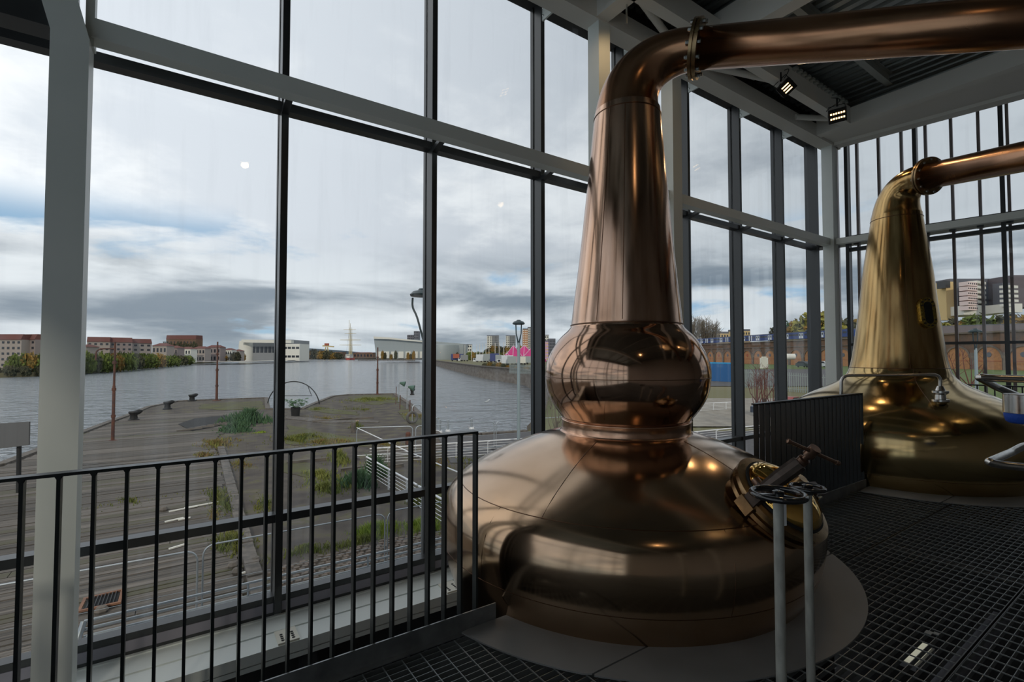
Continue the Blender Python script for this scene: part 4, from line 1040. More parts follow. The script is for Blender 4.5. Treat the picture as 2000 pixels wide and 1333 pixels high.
for X in [X0+1.9+1.85*i for i in range(4)]: MB().tube([(X, 8.5, -2.55), (X, 8.5, zt[0])], .016, 8).build('post', GALVO, t, True)

# ---- street lamps
def street_lamp(px, fd, zh, base_z, s__, label):
    c = gz(px, fd, base_z); t = thing('street_lamp', label, 'lamp', c); h = zh-base_z
    MB().tube([c, c+V((0, 0, h*.8)), c+V((0, 0, h-1.25*s__))], [.11*s__, .09*s__, .075*s__], 16).build('pole', LPOST, t, True)
    for sg_ in (-1, 1):
        pts = [c+V((0, 0, h-1.5*s__)), c+V((0, 0, h-1.15*s__))+RT*.05*sg_*s__, c+RT*.15*sg_*s__+V((0, 0, h-.7*s__)), c+RT*.17*sg_*s__+V((0, 0, h-.15*s__))]
        MB().tube(pts, [.075*s__, .045*s__, .035*s__, .035*s__], 10).build('fork_arm', LHEAD, t, True)
    MB().lathe([(0, .28*s__), (.10*s__, .27*s__), (.16*s__, .20*s__), (.30*s__, .16*s__), (.38*s__, .06*s__), (.37*s__, 0), (.30*s__, -.03*s__), (0, -.03*s__)], 28, c+V((0, 0, h-.12*s__))).build('lamp_head', LHEAD, t, True)
street_lamp(1013, 29.5, 3.62, ZG, 1.0, 'grey street lamp with mushroom head standing by the water')
def sl2():
    c = gz(828, 16.3, ZG); t = thing('street_lamp', 'dark street lamp head half hidden behind a window mullion', 'lamp', c)
    MB().tube([c, c+V((0, 0, 7.2))], .06, 12).build('pole', LPOST, t, True)
    top = at(824, 577, 16.3)
    for sg_ in (-1, 1):
        pts = [V((c.x, c.y, 2.0)), at(824+sg_*10, 617, 16.3), at(824+sg_*19, 600, 16.3), at(824+sg_*18, 582, 16.3)]
        MB().tube(rounded(pts, .2), .035, 10).build('fork_arm', LHEAD, t, True)
    MB().lathe([(0, .24), (.10, .22), (.14, .16), (.30, .12), (.40, .02), (.38, -.04), (0, -.05)], 28, top).build('lamp_head', LHEAD, t, True)
sl2()
street_lamp(1906, 36, 3.45, -4.6, 1.05, 'pale street lamp outside the end windows')
street_lamp(1579, 95, 6.6, -3.2, 1.3, 'slim distant lamp post before the viaduct')

# ------------------------------------------------------------------ right bank
bank = [(1.3, 42, ZG), (3.5, 52, -4.6), (5.6, 70, -3.4), (6.4, 93, -2.75), (3.5, 133, ZP), (-12.5, 182, ZP), (-36.7, 286, ZP), (-60, 390, ZP), (-82, 490, ZP), (-95, 620, ZP), (-75, 900, ZP), (-40, 1600, ZP)]
mb = MB(); vs = []
for r_, f_, z_ in bank: vs += [RF(r_, f_, -8), RF(r_, f_, z_), RF(r_+260, f_+2, z_), RF(r_+900, f_+4, z_+4)]
fs = []
for i in range(len(bank)-1):
    for k_ in range(3): fs.append((4*i+k_, 4*i+k_+1, 4*i+k_+5, 4*i+k_+4))
rb = struct('terrain', RF(50, 150, ZP))
near = [RF(1.3, 42, ZG), RF(261.3, 44, ZG), RF(261, -40, ZG), RF(40, -10, ZG), RF(18, 42-10, ZG)]
# walls and ground as separate meshes
wv = []; wfc = []
for i, (r_, f_, z_) in enumerate(bank): wv += [RF(r_, f_, -8), RF(r_, f_, z_+.5)]
for i in range(len(bank)-1): wfc.append((2*i, 2*i+2, 2*i+3, 2*i+1))
MB().add(wv, wfc).build('quay_wall', QWALL, rb)
for (r0, f0, z0), (r1, f1, z1) in zip(bank[2:8], bank[3:9]):
    a, b = RF(r0, f0, z0+.5), RF(r1, f1, z1+.5); MB().bar(a, b, 1.2, .35).build('coping', KERBS, rb)
gv = []; gf = []
for r_, f_, z_ in bank: gv += [RF(r_, f_, z_), RF(r_+90, f_+2, z_), RF(r_+300, f_+4, z_)]
for i in range(len(bank)-1):
    for k_ in range(2): gf.append((3*i+k_, 3*i+k_+3, 3*i+k_+4, 3*i+k_+1))
MB().add(gv, gf).build('bank_ground', FARLAND, rb)
MB().add([RF(1.0, 42.2, ZG+.01), RF(300, 44, ZG+.01), RF(300, -60, ZG+.01), RF(30, -60, ZG+.01), RF(14, 10, ZG+.01)], [(0, 1, 2, 3, 4)]).build('yard', ASPH, rb)
def zt_(fd):
    f = [(42, ZG), (52, -4.6), (70, -3.4), (93, -2.75), (133, ZP)]
    if fd <= 42: return ZG
    for (a, za), (b, zb) in zip(f, f[1:]):
        if fd <= b: return sm(za, zb, (fd-a)/(b-a))
    return ZP
def ground_strip(px0, px1, f0, f1, m, name, dz_=.06):
    pts = []
    for px, fd in ((px0, f0), (px1, f0), (px1, f1), (px0, f1)): pts.append(gz(px, fd, zt_(fd)+dz_))
    n = 8; vs = []; fs = []
    for i in range(n+1):
        fd = sm(f0, f1, i/n); vs += [gz(px0, fd, zt_(fd)+dz_), gz(px1, fd, zt_(fd)+dz_)]
    for i in range(n): fs.append((2*i, 2*i+1, 2*i+3, 2*i+2))
    return MB().add(vs, fs).build(name, m, rb)
ground_strip(1330, 2200, 150, 240, mat('verge_grass', (.085, .13, .035), .95, 0, (.12, .16, .045), .3), 'grass_verge', .1)
ground_strip(1640, 2200, 60, 150, MATS['verge_grass'], 'grass_verge', .1)
ground_strip(1330, 1640, 44, 62, mat('pale_paving', (.26, .23, .19), .9, 0, (.33, .30, .25), 1.0), 'paved_strip', .1)
ground_strip(1330, 1640, 76, 150, ASPH, 'car_park', .08)

# ---- viaduct with arches
va = RF(106, 360, ZP); vb = RF(149, 96, ZP); vd = (vb-va).normalized(); vn = V((vd.y, -vd.x, 0))
if vn.dot(FH*-1) < 0 and vn.dot(RT*-1) < 0: vn = -vn
if (RF(0, 200)-va).dot(vn) < 0: vn = -vn
vt = thing('railway_viaduct', 'long brick railway viaduct with orange infilled arches', 'viaduct', va)
VL = (vb-va).length; VH = 11.5; pit = 8.6
MB().bar(va+V((0, 0, VH*.5))-vn*4.5, vb+V((0, 0, VH*.5))-vn*4.5, 8, VH).build('wall_core', BRICKM, vt)
MB().bar(va+V((0, 0, VH-.2))-vn*.3, vb+V((0, 0, VH-.2))-vn*.3, .9, .5).build('coping', STONEP, vt)
MB().bar(va+V((0, 0, VH-3.0))-vn*.4, vb+V((0, 0, VH-3.0))-vn*.4, .5, .3).build('string_course', STONEP, vt)
n = int(VL/pit); apx = []
for i in range(n):
    c = va+vd*(pit*(i+.5)); rr = 3.3; cz = 3.6
    pts = [c+vd*-rr+V((0, 0, .1)), c+vd*rr+V((0, 0, .1))]+[c+vd*(rr*math.cos(a))+V((0, 0, cz+rr*math.sin(a))) for a in [PI*k_/12 for k_ in range(13)]]
    MB().extr([q-vn*.45 for q in pts], vn*.1).build('arch_infill', BRICKO, vt)
    ring = []
    for k_ in range(13):
        a = PI*k_/12; ring.append((c+vd*(rr*math.cos(a))+V((0, 0, cz+rr*math.sin(a))), c+vd*((rr+.5)*math.cos(a))+V((0, 0, cz+(rr+.5)*math.sin(a)))))
    vs = [];
    for p0, p1 in ring: vs += [p0-vn*.45, p1-vn*.45, p0-vn*.1, p1-vn*.1]
    fs = []
    for k_ in range(12): a = 4*k_; b = a+4; fs += [(a+2, b+2, b+3, a+3), (a+1, a+3, b+3, b+1), (a, b, b+2, a+2)]
    MB().add(vs, fs).build('arch_ring', STONEP, vt)
    MB().lathe([(0, 0), (.75, 0), (.75, .12), (0, .12)], 20, c+V((0, 0, 4.6))-vn*.37, vn).build('round_window', REDB if i % 3 == 0 else GREYD, vt)
    MB().bar(c-vd*rr*.95+V((0, 0, 2.7))-vn*.33, c+vd*rr*.95+V((0, 0, 2.7))-vn*.33, .1, .14).build('band', REDB, vt)
    MB().bar(c+vd*pit/2+V((0, 0, .0))-vn*.25, c+vd*pit/2+V((0, 0, 5.2))-vn*.25, .6, 1.1, vd).build('pier', STONEP, vt)
def vdpt(px, h, off_=0.0):     # point on the viaduct line seen at column px
    r = ray(px, HY); A = (va+vn*off_); det = r.x*(-vd.y)+vd.x*r.y
    s__ = (A.x*(-vd.y)+vd.x*A.y)/det; return V((r.x*s__, r.y*s__, ZP+h))
# train
p0 = vdpt(1350, VH, -3); p1 = vdpt(1668, VH, -3); tl = (p1-p0).length; ncar = max(3, int(round(tl/20.5)))
tr = thing('train', 'blue passenger train with white doors crossing the viaduct', 'train', p0)
cl_ = tl/ncar
for i in range(ncar):
    a = p0+vd*(i*cl_+.35); b = p0+vd*((i+1)*cl_-.35)
    cr = MB().bar(a+V((0, 0, 1.95)), b+V((0, 0, 1.95)), 2.8, 2.9).build('carriage', TRAINB, tr)
    MB().bar(a+V((0, 0, 3.5)), b+V((0, 0, 3.5)), 2.3, .35).build('roof', GREYD, cr)
    for f_ in (.27, .73):
        for g in (-.75, .75):
            c = a+(b-a)*f_+vd*g; MB().bar(c-vd*.55+V((0, 0, 1.85))+vn*1.41, c+vd*.55+V((0, 0, 1.85))+vn*1.41, .06, 2.3).build('door', TRAINW, cr)
            MB().bar(c-vd*.28+V((0, 0, 2.25))+vn*1.45, c+vd*.28+V((0, 0, 2.25))+vn*1.45, .04, 1.0).build('door_window', WINM, cr)
    for e_ in (a+vd*.5, b-vd*.5): MB().bar(e_-vd*.42+V((0, 0, 1.95))+vn*1.41, e_+vd*.42+V((0, 0, 1.95))+vn*1.41, .06, 2.6).build('end_panel', TRAINW, cr)
    for f_ in (.12, .40, .50, .60, .88): c = a+(b-a)*f_; MB().bar(c-vd*.9+V((0, 0, 2.3))+vn*1.41, c+vd*.9+V((0, 0, 2.3))+vn*1.41, .04, .8).build('window', WINM, cr)
# parked cars
def car(c, d, m, lab, s__=1.0):
    t = thing('parked_car', lab, 'car', c); d = d.normalized(); sd_ = V((d.y, -d.x, 0)); up_ = V((0, 0, 1))
    def P(l, h): return c+d*l*s__+up_*h*s__
    prof = [(-2.1, .35), (2.1, .35), (2.15, .75), (1.9, .95), (1.0, 1.05), (.35, 1.45), (-1.1, 1.48), (-1.8, 1.05), (-2.1, .95)]
    MB().extr([P(l, h)-sd_*.85*s__ for l, h in prof], sd_*1.7*s__).build('body', m, t)
    for sg_ in (-1, 1):
        MB().extr([P(l, h)+sd_*.86*s__*sg_ for l, h in ((.85, 1.05), (.3, 1.40), (-1.05, 1.42), (-1.6, 1.06))], sd_*.02*sg_).build('side_window', WINM, t)
        for l in (-1.3, 1.3): MB().lathe([(0, 0), (.33, 0), (.33, .2), (0, .2)], 14, P(l, .33)+sd_*.72*s__*sg_, sd_*sg_).build('wheel', BLKI, t, True)
    MB().extr([P(l, h)-sd_*.7*s__ for l, h in ((1.02, 1.06), (.38, 1.43), (.34, 1.40), (.98, 1.04))], sd_*1.4*s__).build('windscreen', WINM, t)
CARG = mat('car_dark_green', (.06, .08, .08), .25); CARW = mat('car_white', (.7, .7, .72), .3); CARB = mat('car_light_blue', (.16, .30, .46), .2); CARD = mat('car_navy', (.02, .035, .06), .2); CARR = mat('car_red', (.3, .04, .03), .3)
car(gz(1573, 165, ZP+.15), vd, CARG, 'dark green car parked under the viaduct arches', 1.5)
car(gz(1612, 168, ZP+.15), vd, CARW, 'white car under the viaduct beside the corner column', 1.5)
car(gz(1556, 45, -4.8), V((1, .1, 0)), CARB, 'light blue car close outside behind the black screen')
car(gz(1600, 47, -4.8), V((1, .1, 0)), CARD, 'navy car beside the light blue one outside')
car(gz(1540, 54, -4.4), V((1, .1, 0)), CARR, 'small red car behind the light blue car')
car(gz(1508, 50, -4.6), V((1, -.3, 0)), CARD, 'dark car with glossy roof by the pink-leaved saplings')
# palisade fences and hoarding
def palisade(px0, px1, fd0, fd1, h, label, m=PALIS, solid=False, step=.27):
    a = gz(px0, fd0, zt_(fd0)); b = gz(px1, fd1, zt_(fd1)); d = b-a; l = d.length; dn = d.normalized()
    t = thing('hoarding' if solid else 'palisade_fence', label, 'fence', a)
    if solid:
        n = max(2, int(l/2.4))
        for i in range(n): MB().bar(a+d*((i+.01)/n)+V((0, 0, h/2)), a+d*((i+.99)/n)+V((0, 0, h/2)), .08, h).build('panel', m, t)
        MB().bar(a+V((0, 0, h)), b+V((0, 0, h)), .14, .25).build('capping', mat('bright_blue_cap', (.03, .32, .62), .5), t)
        return
    n = min(150, int(l/step))
    for i in range(n): MB().bar(a+d*(i/n), a+d*(i/n)+V((0, 0, h)), .11, .03, -dn if False else V((dn.y, -dn.x, 0))).build('pale', m, t)
    for z in (.4, h-.4): MB().bar(a+V((0, 0, z)), b+V((0, 0, z)), .06, .08).build('rail', m, t)
palisade(1385, 1428, 86, 84, 3.3, 'blue hoarding of flat panels left of the palisade fence', HOARD, True)
palisade(1452, 1512, 74, 70, 2.7, 'grey palisade fence right of the blue hoarding')
palisade(1512, 1660, 70, 64, 2.7, 'grey palisade fence running behind the parked cars')
palisade(995, 1068, 118, 108, 2.2, 'pale palisade fence along the far quay by the lamp post', PALIS)
palisade(1445, 1475, 76, 75, 2.7, 'short section of palisade with rail behind saplings')
# sign on the viaduct front and rubble
tag(MB().lathe([(0, 0), (.9, 0), (.9, 3.2), (0, 3.2)], 14, gz(1531, 150, ZP+4.0), RT).build('gas_tank', WHITEB, None, True), 'white cylindrical tank before the viaduct', 'tank')
q = gz(1492, 160, ZP+2.0); tag(MB().box(q.x-2.2, q.x+2.2, q.y-.2, q.y+.2, q.z-2.0, q.z+1.6).box(q.x-1.2, q.x+1.2, q.y-.25, q.y+.2, q.z+1.6, q.z+2.0).build('notice_board', WHITEB), 'pale notice board before the viaduct arches', 'sign')
# ---------------- vegetation for the banks
def leaf_mesh(name, m, n, rx, ry, rz, size, seed, core=True):
    random.seed(seed); mb = MB()
    for _ in range(n):
        a = random.uniform(0, 2*PI); zc = random.uniform(-.75, 1); q = math.sqrt(max(0, 1-zc*zc)); k_ = random.uniform(.65, 1.08)
        c = V((rx*q*math.cos(a)*k_, ry*q*math.sin(a)*k_, rz*(zc*k_)+rz*.8)); s__ = size*random.uniform(.6, 1.4)
        d1 = V((random.gauss(0, 1), random.gauss(0, 1), random.gauss(0, 1))).normalized(); d2 = d1.orthogonal().normalized()
        mb.add([c-d1*s__, c-d2*s__*.7, c+d1*s__, c+d2*s__*.7], [(0, 1, 2, 3)])
    if core:
        prof = [(.001, .05*rz)]+[(rx*.72*math.sin(PI*(.08+.84*i/6)), rz*.8-rz*.72*math.cos(PI*(.08+.84*i/6))) for i in range(7)]+[(.001, rz*1.52)]
        mb.lathe(prof, 9)
    o = mb.build(name, m); return o
def tree(name, px, fd, zb, h, w_, m, label, seed, group=None, trunk=.22, n=420):
    b = gz(px, fd, zb); t = thing(name, label, 'tree' if 'tree' in name else 'bush', b, group)
    ch = h*(1-trunk)
    o = leaf_mesh('crown', m, n, w_/2, w_/2, ch/1.8, max(.12*w_, .05), seed); o.location = (b.x, b.y, b.z+h*trunk); setpar(o, t)
    if trunk > 0: MB().tube([b, b+V((0, 0, h*.5))], [.03*h, .015*h], 7).build('trunk', BARK, t)
    return t
def bare_tree(px, fd, zb, h, w_, label, seed, m=TWIG, nb=70):
    random.seed(seed); b = gz(px, fd, zb); t = thing('bare_tree', label, 'tree', b)
    MB().tube([b, b+V((0, 0, h*.45))], [.025*h, .014*h], 7).build('trunk', BARK, t)
    mb = MB()
    for i in range(nb):
        a = random.uniform(0, 2*PI); z0 = h*random.uniform(.12, .5); rr = w_/2*math.sqrt(random.random())
        tip = b+V((rr*math.cos(a), rr*math.sin(a), h*random.uniform(.72, 1.0)*(1-.12*rr/(w_/2)))); s0 = b+V((0, 0, z0)); md = (s0+tip)/2+V((math.cos(a), math.sin(a), 0))*rr*.25
        mb.tube([s0, md, tip], [.008*h, .005*h, .0022*h], 4)
        for _ in range(5):
            k_ = random.uniform(.35, .95); q = md*(1-k_)+tip*k_; mb.tube([q, q+V((random.uniform(-.09, .09), random.uniform(-.09, .09), random.uniform(.05, .13)))*h], [.0035*h, .0012*h], 3)
    mb.build('branches', m, t); return t
bare_tree(1352, 330, ZP, 33, 17, 'tall bare tree behind the train, closest to the boil ball', 3, nb=130)
bare_tree(1384, 330, ZP, 31, 16, 'tall bare tree behind the train, left of a mullion', 4, nb=130)
for i, (px, fd, zb, h, w_, lab) in enumerate(((1478, 40, ZG, 6.2, 2.2, 'pink-leaved sapling left of the black screen top'), (1492, 42, ZG, 6.4, 2.0, 'pink-leaved sapling in the middle of the three'), (1507, 41, ZG, 5.6, 1.8, 'smallest pink-leaved sapling beside the cars'), (1893, 44, -4.6, 7.2, 3.2, 'russet sapling beside the pale lamp post'))):
    bare_tree(px, fd, zb, h, w_, lab, 20+i, TWIGR, 9)
    random.seed(90+i); b = gz(px, fd, zb)
bare_tree(1088, 30, ZG, 4.9, 1.6, 'small sapling tip peeping beside the boil ball', 40, TWIG, 14)
# conifers / trees behind the viaduct
for i, (px, h, w_, fd, m_, lab) in enumerate(((1512, 24, 7, 330, LEAFD, 'small dark conifer left of the larger one beyond the train'), (1532, 27, 11, 320, SHRG, 'ragged dark conifer beyond the train'), (1580, 27, 16, 260, LEAFY, 'yellow autumn tree above the train roof'), (1606, 27, 14, 250, LEAFO, 'orange autumn tree beside the corner column'), (1622, 27, 12, 245, LEAFY, 'yellow tree glimpsed past the corner column'), (1557, 24, 12, 270, LEAFO, 'low orange tree over the dark shed'))):
    tree('conifer_tree' if i < 2 else 'autumn_tree', px, fd, ZP, h, w_, m_, lab, 50+i)
for i, px in enumerate(range(1645, 2040, 27)):
    tree('hillside_tree', px, 330+(i*37) % 60, 4, 22+((i*53) % 7), 19, (LEAFD, LEAFY, LEAFG, LEAFO)[(i*3) % 4], ORD[i]+' '+('dark', 'yellow', 'green', 'orange')[(i*3) % 4]+' tree from the left on the hillside behind the viaduct', 70+i, 'trees on the hillside behind the viaduct', n=300)
hill = MB().add([gz(1560, 300, ZP), gz(2300, 240, ZP), gz(2300, 420, 20), gz(1600, 520, 20)], [(0, 1, 2, 3)]).build('hillside', FARLAND, rb)

# ------------------------------------------------------------------ buildings
def block(name, label, px0, px1, f0, f1, zb, zt, depth, m, wins=None, roof=None, wm=WINM, cat='building', parapet=0, group=None, parent=None, wsz=(.5, .45)):
    a = gz(px0, f0, zb); b = gz(px1, f1, zb); d = b-a; dn = d.normalized(); bn = V((dn.y, -dn.x, 0))
    if bn.dot(a) < 0: bn = -bn           # away from the camera
    t = parent or thing(name, label, cat, a, group); H_ = zt-zb
    MB().extr([a, b, b+V((0, 0, H_)), a+V((0, 0, H_))], bn*depth).build('wall', m, t)
    if roof == 'hip':
        z = V((0, 0, H_)); ov = dn*.6; A, B_ = a+z-ov-bn*.6, b+z+ov-bn*.6; Cc, D = b+z+ov+bn*(depth+.6), a+z-ov+bn*(depth+.6); rh = V((0, 0, H_*.16))
        r0 = (A+D)/2+dn*depth*.35+rh; r1 = (B_+Cc)/2-dn*depth*.35+rh
        MB().add([A, B_, Cc, D, r0, r1], [(0, 1, 5, 4), (2, 3, 4, 5), (1, 2, 5), (3, 0, 4), (3, 2, 1, 0)]).build('roof', ROOFT, t)
    elif roof == 'mansard':
        z = V((0, 0, H_)); MB().hexa([a+z-bn*.5, b+z-bn*.5, b+z+bn*depth, a+z+bn*depth, a+z+V((0, 0, H_*.2))+bn*1, b+z+V((0, 0, H_*.2))+bn*1, b+z+V((0, 0, H_*.2))+bn*(depth-1), a+z+V((0, 0, H_*.2))+bn*(depth-1)]).build('roof', ROOFT, t)
    elif parapet: MB().extr([a+V((0, 0, H_)), b+V((0, 0, H_)), b+V((0, 0, H_+parapet)), a+V((0, 0, H_+parapet))], bn*depth).build('parapet', GREYD, t)
    if wins:
        nx, nz = wins; L_ = d.length; ww = L_/nx*wsz[0]; wh = H_/nz*wsz[1]; base_me = None
        for j in range(nz):
            for i in range(nx):
                c = a+dn*(L_*(i+.5)/nx)+V((0, 0, H_*(j+.52)/nz))
                if base_me is None:
                    c0_ = c; o = MB().extr([c-dn*ww/2-V((0, 0, wh/2))-bn*.12, c+dn*ww/2-V((0, 0, wh/2))-bn*.12, c+dn*ww/2+V((0, 0, wh/2))-bn*.12, c-dn*ww/2+V((0, 0, wh/2))-bn*.12], bn*.2).build('window', wm, t); base_me = o
                else:
                    o = base_me.copy(); COL.objects.link(o); o.location = c-c0_
    return t
ZL = -4.8     # land on the left bank
# left bank land
lb = [(-300, 170), (-205, 181), (-184, 190), (-195, 217), (-190, 245), (-293, 422), (-300, 470), (-330, 640), (-300, 760), (-330, 1100), (-330, 1700)]
lbp = [(0, 738), (65, 736), (150, 731), (210, 727), (345, 714), (352, 711.5), (470, 706.5), (560, 704.2), (600, 702.3), (640, 700.8)]
lvs = []
for px, py in lbp:
    q = onZ(px, py, ZW); lvs.append(q)
lt = struct('terrain', lvs[2])
first = lvs[0]-(lvs[1]-lvs[0])*3
lvs = [first]+lvs
vs = []; fs = []
for q in lvs:
    w_ = V((q.x, q.y, 0)); o_ = -RT
    vs += [V((q.x, q.y, -8)), V((q.x, q.y, ZL)), V((q.x, q.y, ZL))+(-RT*500+FH*200)]
for i in range(len(lvs)-1): fs += [(3*i, 3*i+1, 3*i+4, 3*i+3), (3*i+1, 3*i+2, 3*i+5, 3*i+4)]
MB().add(vs, fs).build('left_bank', FARLAND, lt)
# bushes on the left bank
random.seed(5); proto = leaf_mesh('foliage', LEAFG, 420, 1, 1, .56, .13, 11); proto2 = leaf_mesh('foliage', LEAFO, 360, 1, 1, .56, .13, 12); proto3 = leaf_mesh('foliage', LEAFD, 360, 1, 1, .56, .13, 13)
protos = [proto, proto2, proto3]; used = [False]*3
def bush(q, w_, h, kind, label, group, name='bank_shrub', cat='bush', solo=True):
    o = protos[kind]
    if used[kind]: o = o.copy(); COL.objects.link(o)
    used[kind] = True; o.name = name; o.location = q; o.scale = (w_/2, w_/2, h); o.rotation_euler = (0, 0, random.uniform(0, 6)); tag(o, label, cat, group); return o
pxs = list(range(-22, 350, 15))
for i, px in enumerate(pxs):
    ws = [(0, 738), (65, 736), (150, 731), (210, 727), (345, 714), (400, 710)]
    yy = interp([(b, a) for a, b in ws], px) if px > 0 else 738
    q = onZ(px, yy, ZW); fd = (q-C0).dot(FH)
    top = 691+max(0, (px-200))*.03; h = (yy-top)*fd/F*random.uniform(.88, 1.05); qq = q+FH*(fd*.03+4); qq.z = ZW+.3
    bush(qq, 30*fd/F, h, (0, 0, 1, 0, 0, 2)[i % 6], ORD[i]+' '+('green', 'green', 'orange-tinged', 'green', 'green', 'dark')[i % 6]+' shrub from the left along the left river bank', 'shrubs lining the left river bank')
    if i % 2 == 0:
        qq = q+FH*2; qq.z = ZW; bush(qq, 22*fd/F, h*.5, 2, ORD[i//2]+' low dark scrub from the left at the left waterline', 'low scrub at the left waterline', 'waterline_scrub')
# farther trees of the left bank
for i, px in enumerate(range(352, 470, 9)):
    fd = 520+(i*61) % 90; q = gz(px, fd, ZL); bush(q, 20*fd/F, (16+((i*7) % 9))*fd/F, (2, 1, 2, 0)[i % 4], ORD[i]+' distant tree from the left among the left bank houses', 'distant trees among the left bank houses', 'distant_tree', 'tree')
for i, px in enumerate(range(588, 668, 8)):
    fd = 900; q = gz(px, fd, ZL); bush(q, 20*fd/F, (17-abs(px-615)*.12+((i*5) % 4))*fd/F, (2, 2, 1)[i % 3], ORD[i]+' dark tree from the left between white halls and ship', 'dark trees before the ship', 'distant_tree', 'tree')
# apartments
for i, (x0, x1_, yt, f0, f1) in enumerate(((-40, 41, 664, 262, 262), (41, 68, 664, 268, 266), (169, 214, 668, 300, 306), (214, 258, 669, 308, 316), (258, 296, 671, 320, 330))):
    fm = (f0+f1)/2; zt2 = EYE+(HY-yt)*fm/F
    nx = max(3, int((x1_-x0)/10))
    block('apartment_block', ['beige apartment block at the far left edge', 'narrow apartment wing beside the nearest column', 'white-gabled apartment block right of the column', 'pink-grey apartment block behind the hooked pole', 'third apartment block of the row, beside the trees'][i], x0, x1_, f0, f1, ZL, zt2, 12, (PBEIGE, PPINKG)[i % 2], (nx, 5), 'mansard', wsz=(.45, .4))
block('small_house', 'small pink-roofed house right of the nearest column', 152, 168, 285, 285, ZL, EYE+(HY-678)*285/F, 9, PBEIGE, (3, 2), 'hip')
for i, (x0, x1_, yt) in enumerate(((297, 325, 676), (326, 346, 680), (350, 372, 682), (376, 400, 681), (402, 430, 679), (436, 452, 684), (455, 468, 686))):
    fd = 430+i*22; block('terraced_house', ['grey house with small windows behind the orange tree', 'red-roofed house on the left bank beyond the bushes', 'pale house with red roof among autumn trees', 'row house left of the thin far pole', 'row house right of the thin far pole', 'small white boathouse by the far embankment', 'pale hut left of the long white hall'][i], x0, x1_, fd, fd, ZL, EYE+(HY-yt)*fd/F, 10, (PBEIGE, PPINKG, WHITEB)[i % 3], (4, 2), 'hip')
# castle-like silhouette of trees and a hall on the hill
block('institution', 'dark hilltop building with chimneys left of the far pole', 324, 382, 900, 900, ZL, EYE+(HY-663)*900/F, 20, BRICKM, (9, 3), 'mansard', wsz=(.3, .3))
for i in range(7): q = gz(322+i*9.5, 880, ZL); bush(q, 14*880/F, (34-(i % 3)*2)*880/F, 2, ORD[i]+' dark tree from the left around the hilltop building', 'trees around the hilltop building', 'hilltop_tree', 'tree')
MB().add([gz(480, 470, ZL+1), gz(360, 425, ZL+1), gz(360, 440, ZL+1), gz(600, 700, ZL+1)], [(0, 1, 2, 3)]).build('promenade', mat('pale_promenade', (.5, .47, .42), .9), lt)
# white halls
t = block('exhibition_hall', 'long white round-ended hall on the left bank', 476, 570, 700, 700, ZL, EYE+(HY-664)*700/F, 60, GREYB, (12, 1), None, wsz=(.8, .3))
a = gz(467, 690, ZL); a.z = EYE
MB().lathe([(0, -6.3), (9, -6.3), (10, 16), (9, 23.5), (0, 24.0)], 24, gz(481, 700, 0)).build('rounded_end', WHITEB, t, True)
MB().bar(gz(474, 688, 23), gz(571, 688, 22), 8, 4.2).build('roof_band', WHITEB, t)
block('white_hall', 'white stepped hall right of the window post', 553, 585, 640, 640, ZL, EYE+(HY-672)*640/F, 30, WHITEB, (4, 2), wsz=(.8, .25))
block('far_factory', 'low distant factory beneath the cranes', 590, 668, 1200, 1200, ZL, EYE+(HY-688)*1200/F, 30, BRICKM, (12, 1))
t = thing('gantry_crane', 'pale distant gantry crane left of the sailing ship', 'crane', gz(638, 1100, ZL))
mb = MB()
for px in (632, 643): mb.bar(gz(px, 1100, ZL), gz(638+(px-638)*.3, 1100, 22), 2, 2)
mb.build('legs', GOLDS, t); MB().bar(gz(630, 1100, 25), gz(652, 1100, 23), 3, 3).build('jib', GOLDS, t); MB().bar(gz(634, 1100, 28), gz(642, 1100, 28), 4, 5).build('cab', REDB, t)
# far horizon hills
mb = MB(); pts = []
for i in range(61):
    px = -500+i*55; h = 26+14*math.sin(i*.7)+9*math.sin(i*1.9+1)+(24 if 560 < px < 660 else 0)*0
    pts.append(gz(px, 2600, h*.9))
for a, b in zip(pts, pts[1:]): mb.hexa([V((a.x, a.y, -8)), V((b.x, b.y, -8)), V((b.x, b.y, -8))+FH*60, V((a.x, a.y, -8))+FH*60, a, b, b+FH*60, a+FH*60])
mb.build('hills', HILLM)['kind'] = 'structure'
MB().hexa([gz(560, 1150, -6), gz(1100, 1150, -6), gz(1100, 1400, -6), gz(560, 1400, -6), gz(560, 1150, -1), gz(1100, 1150, -1), gz(1100, 1400, 3), gz(560, 1400, 3)]).build('far_shore', FARDK)['kind'] = 'structure'
# ---- tall ship
fs_ = 1000; t = thing('tall_ship', 'three-masted sailing ship with white and red hull, bow on', 'ship', gz(680, fs_, ZW))
k = fs_/F
def sp_(px, py, f=fs_): return at(px, py, f)
hull = [(-8, 8), (8, 8), (6, 1), (4, -1.5), (-4, -1.5), (-6, 1)]
def hullsec(hw, z0, z1, f0, f1, m, nm):
    c = gz(680, f0, 0); c1 = gz(684, f1, 0)
    vs = [c-RT*hw*.25+V((0, 0, z0)), c+RT*hw*.25+V((0, 0, z0)), c+RT*hw*.45+V((0, 0, z1)), c-RT*hw*.45+V((0, 0, z1)), c1-RT*hw+V((0, 0, z0)), c1+RT*hw+V((0, 0, z0)), c1+RT*hw*1.05+V((0, 0, z1)), c1-RT*hw*1.05+V((0, 0, z1))]
    MB().add(vs, [(0, 1, 2, 3), (5, 4, 7, 6), (1, 5, 6, 2), (4, 0, 3, 7), (3, 2, 6, 7), (0, 4, 5, 1)]).build(nm, m, t)
hullsec(9.5, ZW-.5, -2.2, 1000, 1030, REDH, 'lower_hull'); hullsec(10, -2.2, 5.2, 998, 1030, WHITEB, 'upper_hull'); hullsec(10.3, 3.2, 3.9, 997.5, 1031, BLKI, 'gun_stripe')
